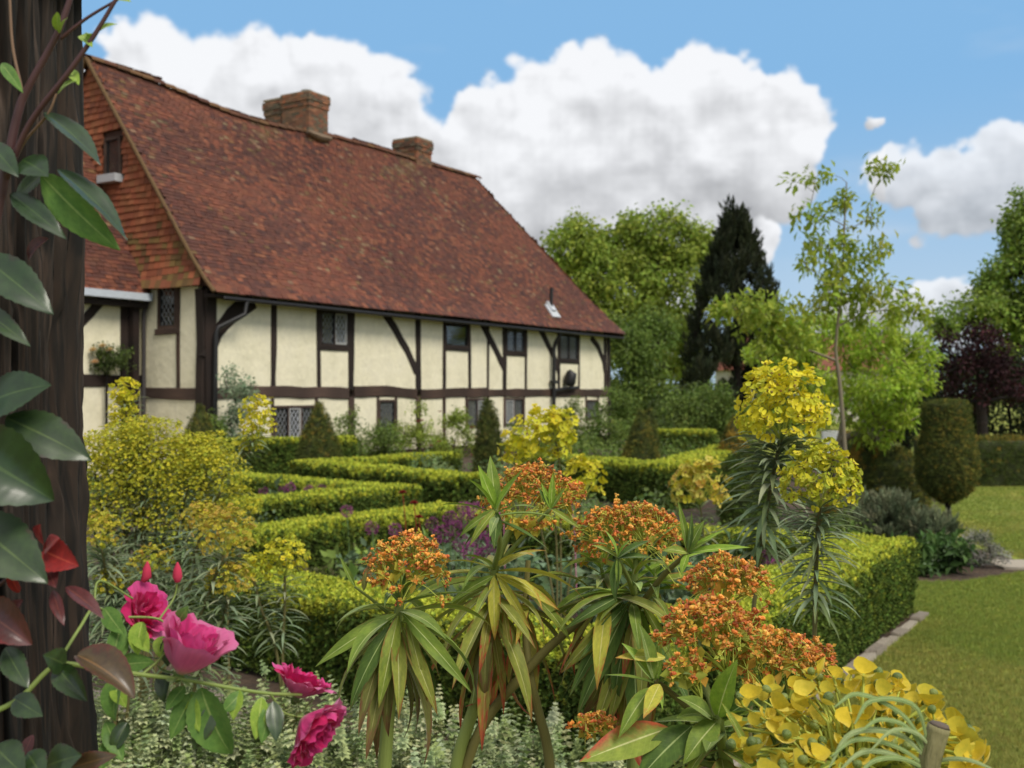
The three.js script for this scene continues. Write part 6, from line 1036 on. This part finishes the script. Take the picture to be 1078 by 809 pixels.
  // glossy old leaves on the post
  lf(42, 184, 117, 262, RL.green, 2, 0.72, V(-0.7, 0.4, 0.8)); lf(60, 178, 138, 242, RL.dark, 2, 0.62, V(0.6, 0.7, 0.5), z - 0.01, z - 0.04); lf(46, 118, 108, 164, RL.dark, 2, 0.75, V(0.5, 0.7, 0.5)); lf(22, 168, 45, 178, RL.dark, 0, 1.2); lf(10, 204, 66, 246, RL.dark, 2, 0.6); lf(-14, 150, 14, 178, RL.dark, 0, 0.8); lf(-20, 270, 52, 325, RL.dark, 2, 0.9); lf(-24, 322, 28, 360, RL.dark2, 2, 0.6); lf(0, 66, 20, 92, RL.green, 2, 0.5);
  lf(-22, 428, 42, 398, RL.dark, 0, 1.15, V(0.1, 0.6, 1)); lf(6, 440, 92, 478, RL.dark2, 0, 0.9, V(0.1, 0.5, 1), z, z - 0.02); lf(-40, 470, 46, 520, RL.dark, 1, 1.25, V(0.1, 0.3, 1), z - 0.03, z - 0.06); lf(-36, 545, 44, 606, RL.dark2, 0, 1.0, V(0.2, 0.5, 1), z - 0.02, z - 0.06); lf(-20, 640, 26, 672, RL.red, 1, 1.1);
  lf(6, 682, 28, 722, RL.dark2, 2, 1.0); lf(70, 700, 52, 690, RL.dark2, 0, 1.4); lf(62, 704, 86, 732, RL.dark2, 1, 0.9); lf(15, 735, 40, 750, RL.dark2, 0, 1); lf(82, 690, 144, 718, RL.bronze, 1, 0.85, V(0, 1, 0.5), z - 0.02, z - 0.05); lf(30, 792, 44, 815, RL.dark2, 0, 1.3); lf(-4, 786, 22, 812, RL.dark2, 0, 1.4); lf(50, 806, 78, 794, RL.dark2, 0, 1.2); lf(76, 808, 118, 794, RL.bronze, 2, 0.7);
  // young red leaves
  lf(46, 580, 72, 592, RL.newRed, 1, 1.3, V(0.2, 0.2, 1)); lf(44, 572, 36, 556, RL.newRed, 0, 1); lf(48, 578, 58, 566, RL.newRed, 2, 1); lf(50, 596, 56, 614, RL.red, 0, 0.9); lf(56, 622, 66, 656, RL.red, 2, 0.6); lf(70, 618, 110, 646, RL.red, 2, 0.62, V(0, 1, 0.4)); lf(20, 624, 8, 600, RL.newRed, 2, 0.6);
  for (const [ax, ay, bx, by] of [[60, 32, 56, 8], [62, 34, 66, 14], [98, 36, 118, 20], [96, 40, 90, 30], [72, 74, 80, 84], [60, 98, 76, 80], [118, 0, 134, -4], [84, 36, 94, 44]]) lf(ax, ay, bx, by, RL.lime, 2, 0.6, V(0.2, 0.5, 1));
  for (let k = 0; k < 10; k++) { const x = rr(-20, 70), y = rr(120, 800); lf(x, y, x + rr(-40, 10), y + rr(10, 36), pick([RL.dark, RL.dark2, RL.red]), pick([0, 1, 2]), 0.9, V(rr(-.3, .3), 0.6, 1), z + 0.03, z + 0.02); }
  // green leaves round the blooms
  for (const q of [[134, 670, 112, 702, 'green'], [128, 656, 118, 700, 'green'], [150, 655, 142, 688, 'lime'], [140, 660, 156, 684, 'lime'], [182, 664, 196, 640, 'green'], [186, 668, 172, 700, 'dark2'], [172, 670, 166, 690, 'lime'], [178, 706, 168, 738, 'dark2'], [195, 722, 174, 746, 'green'], [205, 728, 178, 778, 'green'], [212, 724, 238, 802, 'green'], [200, 730, 208, 770, 'lime'], [225, 738, 204, 790, 'dark2'], [128, 712, 112, 760, 'green'], [124, 700, 160, 696, 'green'], [120, 720, 132, 742, 'lime'], [252, 726, 244, 756, 'lime'], [256, 728, 234, 750, 'green'], [276, 734, 270, 778, 'lime'], [286, 740, 276, 782, 'green'], [288, 738, 292, 780, 'dark2'], [112, 760, 130, 800, 'green'], [118, 775, 106, 812, 'green'], [135, 760, 118, 790, 'dark2'], [110, 640, 128, 666, 'green']]) lf(q[0], q[1], q[2], q[3], RL[q[4]], Math.floor(R() * 3), 1.0, V(rr(-.5, .5), 0.4, 1), 1.12, 1.1);
  // blooms
  const pt = (s, a, b, e) => leafy({ map: tex(96, 96, (u, v) => { const n = fbm(u * 4 + s, v * 4, s, 4), st = fbm(u * 26 + s, v * 3, s + 5, 3), k = 0.92 + 0.14 * (st - 0.5); return a.map((x, i) => lerp(lerp(x, b[i], clamp(n * 1.2 - 0.2)), e[i], sstep(0.3, 0, v) * 0.8) * k); }), transmission: 0.3, specularIntensity: 0.5 });
  const PINK = [pt(1, [238, 72, 150], [222, 46, 128], [240, 200, 190]), pt(2, [242, 92, 164], [230, 62, 142], [240, 200, 190]), pt(3, [228, 40, 118], [210, 26, 100], [236, 190, 180])], PALE = [pt(4, [240, 142, 188], [232, 116, 172], [240, 210, 200]), pt(5, [238, 128, 180], [226, 98, 160], [240, 206, 196])];
  function petal(s, lean, r0, r1, h, half, curl) {              // a piece of a flaring cup, its rim rolled back
    seed(5200 + s); const g = new GB(), nU = 8, nV = 8, rows = [], o = rr(0, 50);
    for (let j = 0; j <= nV; j++) { const v = j / nV, row = [], wv = half * Math.pow(Math.sin(Math.PI * (0.12 + 0.7 * v)), 0.55);
      for (let i = 0; i <= nU; i++) { const u = (i / nU - 0.5) * 2, edge = 1 - 0.12 * u * u - 0.05 * Math.sin(u * 5 + o), vv = v * edge, a = u * wv, roll = curl * Math.pow(clamp((vv - 0.62) / 0.38), 2), r = lerp(r0, r1, lean > 0.6 ? Math.pow(vv, 0.75) : 1 - Math.pow(Math.max(0, 1 - vv), 2.1)) + roll * 0.5 + (vn(u * 2 + o, v * 3) - 0.5) * 0.16 * v + Math.sin(u * 7 + o) * 0.05 * v * v, y = h * (vv - 0.35 * lean * vv * vv) - roll * 0.25 + (vn(u * 3.4 + o, v * 2 + 7) - 0.5) * 0.18 * v + Math.sin(u * 9 + o * 2) * 0.025 * v * v; row.push(g.v(Math.sin(a) * r, y, Math.cos(a) * r, i / nU, v)); } rows.push(row); }
    for (let j = 0; j < nV; j++) for (let i = 0; i < nU; i++) g.quad(rows[j][i], rows[j][i + 1], rows[j + 1][i + 1], rows[j + 1][i]); return g.geo();
  }
  const sepalGeo = bladeGeo({ W: 0.28, bend: -0.9, fold: 0.2, nT: 5, s: 77 }), sepM = leafMat(roseTex(48, [116, 140, 70], [92, 120, 56], [150, 160, 100], [140, 90, 60], 0.1));
  function bloom(c, axis, s, layers, no) {                       // axis: the way the bloom faces
    seed(5300 + no); const f = new THREE.Group(); f.name = 'rose_flower'; o.add(f); f.position.copy(c).sub(base); f.quaternion.setFromUnitVectors(V(0, 1, 0), axis.clone().normalize()); f.rotateY(rr(0, 6.28)); f.scale.setScalar(s);
    layers.forEach(([n, lean, r0, r1, h, half, curl, mats], L) => { for (let k = 0; k < n; k++) { const m = part(f, 'petal', petal(no * 50 + L * 9 + k, lean, r0, r1 * rr(0.9, 1.1), h * rr(0.9, 1.08), half, curl * rr(0.5, 1.3)), pick(mats), true); m.rotation.y = (k + L * 0.5 + rr(-.12, .12)) / n * 2 * Math.PI; m.rotation.z = rr(-.08, .08); } });
    for (let k = 0; k < 5; k++) { const m = part(f, 'sepal', sepalGeo, sepM, true); m.position.set(0, -0.02, 0); m.rotation.set(0, k * 1.257, 0); m.rotateX(0.55); m.scale.setScalar(0.62); }
    part(f, 'hip', (() => { const g = new GB(); g.tube([V(0, -0.22, 0), V(0, -0.14, 0), V(0, -0.05, 0), V(0, 0.02, 0)], [0.05, 0.12, 0.13, 0.1], 8); return g.geo(); })(), sepM, true);
    return f;
  }
  const OPEN = [[4, 0.1, 0.04, 0.2, 0.75, 1.0, 0.05, PINK], [5, 0.2, 0.05, 0.38, 0.82, 1.0, 0.15, PINK], [6, 0.4, 0.07, 0.6, 0.85, 0.9, 0.25, PINK], [6, 0.75, 0.08, 0.9, 0.8, 0.85, 0.3, [...PINK, PALE[0]]]], CUP = [[4, 0.05, 0.05, 0.24, 0.95, 1.0, 0.05, PINK], [5, 0.1, 0.07, 0.42, 1.1, 1.05, 0.1, [PINK[1], PINK[0]]], [4, 0.12, 0.09, 0.58, 1.2, 1.2, 0.2, [PINK[1], PALE[0]]], [3, 0.15, 0.1, 0.68, 1.15, 1.3, 0.3, PALE]], LOOSE = [[5, 0.1, 0.04, 0.3, 0.8, 0.9, 0.1, PINK], [6, 0.3, 0.06, 0.52, 0.88, 0.8, 0.2, PINK], [7, 0.5, 0.07, 0.72, 0.9, 0.72, 0.25, PINK], [7, 0.74, 0.08, 0.9, 0.85, 0.72, 0.3, [...PINK, PALE[1], PALE[0]]]];
  bloom(W(190, 708, 1.1), V(0.45, 1, 0.1), 0.045, CUP, 1); bloom(W(146, 652, 1.2), V(0.8, 0.5, 0.35), 0.034, OPEN, 2); bloom(W(312, 734, 1.18), V(0.35, 0.8, -0.2), 0.036, LOOSE, 3); bloom(W(318, 756, 1.16), V(0.65, -0.45, 0.25), 0.042, LOOSE, 4);
  const bud = (px, py, d, dx) => { const c = W(px, py, d), g = new GB(); g.tube([c, c.clone().add(V(dx, 0.006, 0)), c.clone().add(V(dx, 0.014, 0)), c.clone().add(V(dx * 1.2, 0.022, 0))], [0.003, 0.0055, 0.0045, 0.0008], 8); part(o, 'bud', g.geo(), std({ color: lin(0.5, 0.03, 0.08) })); }; bud(187, 613, 1.2, 0); bud(151, 612, 1.2, 0.004);
}
// ---------------------------------------------------------------- silver herb along the path, alliums, bed plants
{
  const woolly = (() => { seed(5401); const g = new GB(); for (let t = 0; t < 4; t++) for (let k = 0; k < 6; k++) { const a = k * 1.05 + t * 0.5, el = lerp(0.1, 0.9, t / 3), s = lerp(0.5, 0.28, t / 3); flatLeaf(g, V(0, 0, t * 0.32), V(Math.cos(a) * Math.cos(el), Math.sin(a) * Math.cos(el), Math.sin(el)), V(0, 0, 1), s, s * 0.7, 0.3, 0.55); } return g.geo(); })();
  const m = leafy({ color: 0xffffff, transmission: 0.12 }), SIL = [lin(0.45, 0.50, 0.27), lin(0.37, 0.44, 0.20), lin(0.52, 0.55, 0.34), lin(0.30, 0.38, 0.14)];
  [[-1.55, 4.4, 0.46, 'left end, under the rose leaves'], [-1.05, 4.15, 0.5, 'below the upright pink rose'], [-0.6, 3.95, 0.52, 'behind the hanging pink rose'], [-0.2, 3.75, 0.5, 'behind the single-headed orange spurge'], [0.08, 3.7, 0.44, 'at the foot of the slanting spurge stems'], [-0.85, 3.45, 0.42, 'nearest, at the lower left'], [-0.35, 3.3, 0.4, 'nearest, at the bottom middle'], [-1.35, 3.75, 0.42, 'beside the foot of the post']].forEach(([x, d, h, where], i) => {
    seed(5410 + i); const o = thing('silver_herb', 'woolly silver-green herb, ' + where, 'herb', V(x, 0, -d), 'silver herbs along the gravel path'), g = new GB(), list = [];
    for (let k = 0; k < 96; k++) { const a = rr(0, 6.28), q = Math.sqrt(R()) * 0.36, H = h * rr(0.72, 1.12), p0 = V(x + Math.cos(a) * q * 0.5, 0, -d + Math.sin(a) * q * 0.5), p1 = V(x + Math.cos(a) * q, H, -d + Math.sin(a) * q), mid = p0.clone().lerp(p1, 0.5).add(V(rr(-.02, .02), 0.03, rr(-.02, .02))); g.tube([p0, mid, p1], [0.003, 0.0025, 0.0015], 4, false);
      const n = 6; for (let j = 0; j < n; j++) { const t = 0.3 + 0.7 * (j + 1) / n, p = t < 0.5 ? p0.clone().lerp(mid, t * 2) : mid.clone().lerp(p1, t * 2 - 1); list.push([aim(p.add(rdir().multiplyScalar(0.012)), V(rr(-.4, .4), 1, rr(-.4, .4)), rdir(), 0.052 * rr(0.8, 1.25)), vary(mixc(pick(SIL), SIL[3], R() * 0.3), 0.2)]); } }
    part(o, 'stems', g.geo(), std({ color: rgb(132, 140, 100) })).userData.kind = 'stuff'; swarm(o, 'leaf_whorls', woolly, m, list);
  });
  // alliums: purple globes on bare stalks
  const star = (() => { seed(5440); const g = new GB(); for (let k = 0; k < 90; k++) { const d = rdir(), p = d.clone().multiplyScalar(rr(0.8, 1)); flatLeaf(g, p, d.clone().add(rdir().multiplyScalar(1.1)), rdir(), 0.42, 0.16); flatLeaf(g, p, d.clone().add(rdir().multiplyScalar(1.1)), rdir(), 0.42, 0.16); } return g.geo(); })();
  const pm = [lin(0.24, 0.05, 0.16), lin(0.30, 0.07, 0.20), lin(0.18, 0.04, 0.12)].map((color) => leafy({ color, transmission: 0.25 })), am = std({ color: rgb(96, 122, 70) });
  const al = (px, py, d, r, label) => { seed(px * 7 + py); const c = P(px, py, d), o = thing('allium', label, 'flower', V(c.x + rr(-.03, .03), 0, c.z), 'purple alliums in the parterre beds'); part(o, 'stalk', new GB().tube([o.position.clone(), o.position.clone().lerp(c, 0.6).add(V(0.01, 0, 0)), c], 0.005, 6).geo(), am); piece(o, 'flower_globe', star, pick(pm), aim(c, rdir(), rdir(), r)); };
  for (const [px, py] of [[277, 518], [298, 517], [306, 513], [325, 516], [338, 515]]) al(px, py, 13.2, 0.055, 'small purple allium in the bed behind the pointed hedge corner');
  for (const [px, py, d, r] of [[392, 556, 8.4, 0.05], [365, 538, 9.5, 0.05], [416, 558, 8.3, 0.045], [466, 562, 7.6, 0.06], [478, 556, 7.6, 0.055], [490, 548, 7.9, 0.055], [500, 538, 8, 0.06], [505, 570, 7.4, 0.06], [512, 560, 7.5, 0.06], [485, 572, 7.3, 0.055], [496, 580, 7.2, 0.06], [514, 582, 7.2, 0.05], [474, 545, 8, 0.05], [488, 535, 8.2, 0.045], [520, 545, 7.9, 0.055], [455, 552, 7.9, 0.045], [806, 588, 7.2, 0.05], [818, 596, 7.0, 0.045]]) al(px, py, d, r, px < 700 ? 'purple allium in the near bed behind the single-headed orange spurge' : 'purple allium in the corner bed beside the lawn hedge');
  // leafy filling of the beds
  const g = (px, py, h = 0.3) => { const d = F * (EYE - h) / (py - HZ); return [(px - CX) / F * d, d]; };
  const fill = (name, label, pts, h, size, geo, colors, s, dens, mm = mat.leaf) => { seed(s); const cl = []; let bx = 0, bd = 0; for (const [x, d, r] of pts) { bx += x / pts.length; bd += d / pts.length; const n = 10; for (let k = 0; k < n; k++) cl.push([x + rr(-r, r), h * rr(0.3, 1), -d + rr(-r, r), r * 0.42]); } return grown(name, label, 'plant', [V(bx, 0, -bd), V(bx, 0.06, -bd), V(bx, 0.12, -bd), V(bx, 0.18, -bd)], 0.012, cl, { seed: s + 1, density: dens, size, geo, colors, mat: mm, step: 0.25, thin: 0.003, first: 1, group: 'leafy plants filling the parterre beds' }); };
  fill('bed_plants', 'blue-green leafy plants among the purple alliums', [[-0.5, 7.6, 0.45], [-0.9, 8.2, 0.45], [-0.3, 8.5, 0.45], [0.2, 7.9, 0.45], [-0.1, 7.2, 0.4]], 0.5, 0.085, tuftBig, [lin(0.16, 0.24, 0.13), lin(0.13, 0.21, 0.09), lin(0.19, 0.27, 0.14)], 5501, 130);
  { const br = scene.getObjectByName('bed_plants'); seed(5560); mat.pinkRose = leafy({ color: lin(0.75, 0.28, 0.42), transmission: 0.2 }); for (const [px, py, d, m] of [[424, 520, 8.2, mat.redRose], [436, 531, 8.0, mat.redRose], [441, 546, 7.7, mat.redRose], [527, 508, 7.6, mat.pinkRose], [602, 532, 6.9, mat.pinkRose]]) { const p = P(px, py, d), q = new GB(); for (let j = 0; j < 11; j++) { const a = j * 2.4, e = j / 11; flatLeaf(q, p.clone(), V(Math.cos(a) * (0.3 + e), 0.8 - e * 0.5, Math.sin(a) * (0.3 + e)), V(0, 1, 0), 0.034, 0.034, 0.4, 0.6); } q.tube([p, p.clone().add(V(0.02, -0.2, 0)), V(p.x + 0.04, 0.02, p.z)], 0.003, 4, false); part(br, 'rose_flower', q.geo(), m); } }
  fill('bed_plants', 'brownish twiggy plants left in the near bed', [[-1.5, 7.7, 0.35], [-1.15, 7.3, 0.35], [-1.9, 8.1, 0.35], [-1.35, 8.4, 0.35]], 0.48, 0.08, spire, [lin(0.13, 0.11, 0.05), lin(0.17, 0.16, 0.06), lin(0.10, 0.12, 0.04)], 5503, 170, mat.leafDull);
  fill('bed_plants', 'bright green leafy plants in the near bed behind the path hedge', [[-0.85, 7.0, 0.35], [-0.45, 6.6, 0.35], [-1.1, 8.9, 0.35]], 0.45, 0.085, tuftBig, [lin(0.20, 0.32, 0.06), lin(0.26, 0.36, 0.07)], 5505, 130);
  fill('bed_plants', 'dark leafy plants in the corner bed beside the lawn hedge', [[1.2, 7.3, 0.45], [1.7, 7.9, 0.4], [0.8, 6.6, 0.4], [1.0, 8.2, 0.45], [0.5, 7.3, 0.4], [1.9, 8.4, 0.3]], 0.46, 0.08, tuftBig, [lin(0.09, 0.15, 0.06), lin(0.12, 0.19, 0.08), lin(0.07, 0.12, 0.045)], 5507, 130);
  fill('bed_plants', 'low greenery round the alliums behind the pointed hedge corner', [[-3.3, 13.3, 0.55], [-2.6, 13.6, 0.5], [-3.9, 13.9, 0.5]], 0.34, 0.12, tuftBig, [lin(0.10, 0.16, 0.07), lin(0.14, 0.2, 0.09)], 5509, 70);
  fill('bed_plants', 'pale leafy roses behind the hedge in front of the near-black column', [[-0.9, 16.4, 0.6], [-1.6, 17.4, 0.6], [-0.4, 15.4, 0.5], [0.1, 16.8, 0.5]], 0.62, 0.12, tuftA, [lin(0.18, 0.27, 0.09), lin(0.22, 0.30, 0.12), lin(0.14, 0.22, 0.07)], 5511, 80);
  fill('bed_plants', 'leafy plants between the house wall and the hedges on the left', [[-5.0, 17.5, 0.7], [-4.5, 15.8, 0.6], [-5.6, 15.0, 0.7], [-6.2, 18.2, 0.7]], 0.5, 0.14, tuftA, MGRN, 5513, 60);
  fill('bed_plants', 'green plants along the middle of the parterre', [[0.3, 12.2, 0.6], [1.1, 11.6, 0.6], [-0.5, 11.9, 0.5], [1.3, 13.4, 0.6], [0.2, 14.0, 0.6]], 0.42, 0.12, tuftA, [...MGRN, lin(0.2, 0.28, 0.1)], 5515, 70);
  fill('bed_plants', 'green plants left, between the big yellow spurge and the hedges', [[-3.3, 9.2, 0.6], [-3.0, 10.2, 0.6], [-2.6, 7.4, 0.5], [-3.6, 7.8, 0.6], [-2.3, 6.4, 0.4]], 0.5, 0.1, tuftA, [...MGRN, ...GREYG], 5517, 90);
  fill('bed_plants', 'green plants behind the twin yew cones', [[1.6, 21.5, 0.8], [2.8, 21.6, 0.8], [0.6, 22.6, 0.8], [3.6, 24.0, 0.9], [1.8, 24.6, 0.9], [4.9, 23.0, 0.8]], 0.55, 0.16, tuftA, MGRN, 5521, 60);
  fill('bed_plants', 'green plants far right of the parterre before the copper cone', [[3.2, 10.6, 0.5], [3.0, 12.0, 0.5], [3.7, 11.6, 0.5], [2.0, 10.6, 0.5]], 0.42, 0.1, tuftA, MGRN, 5519, 90);
}
renderer.render(scene, camera);
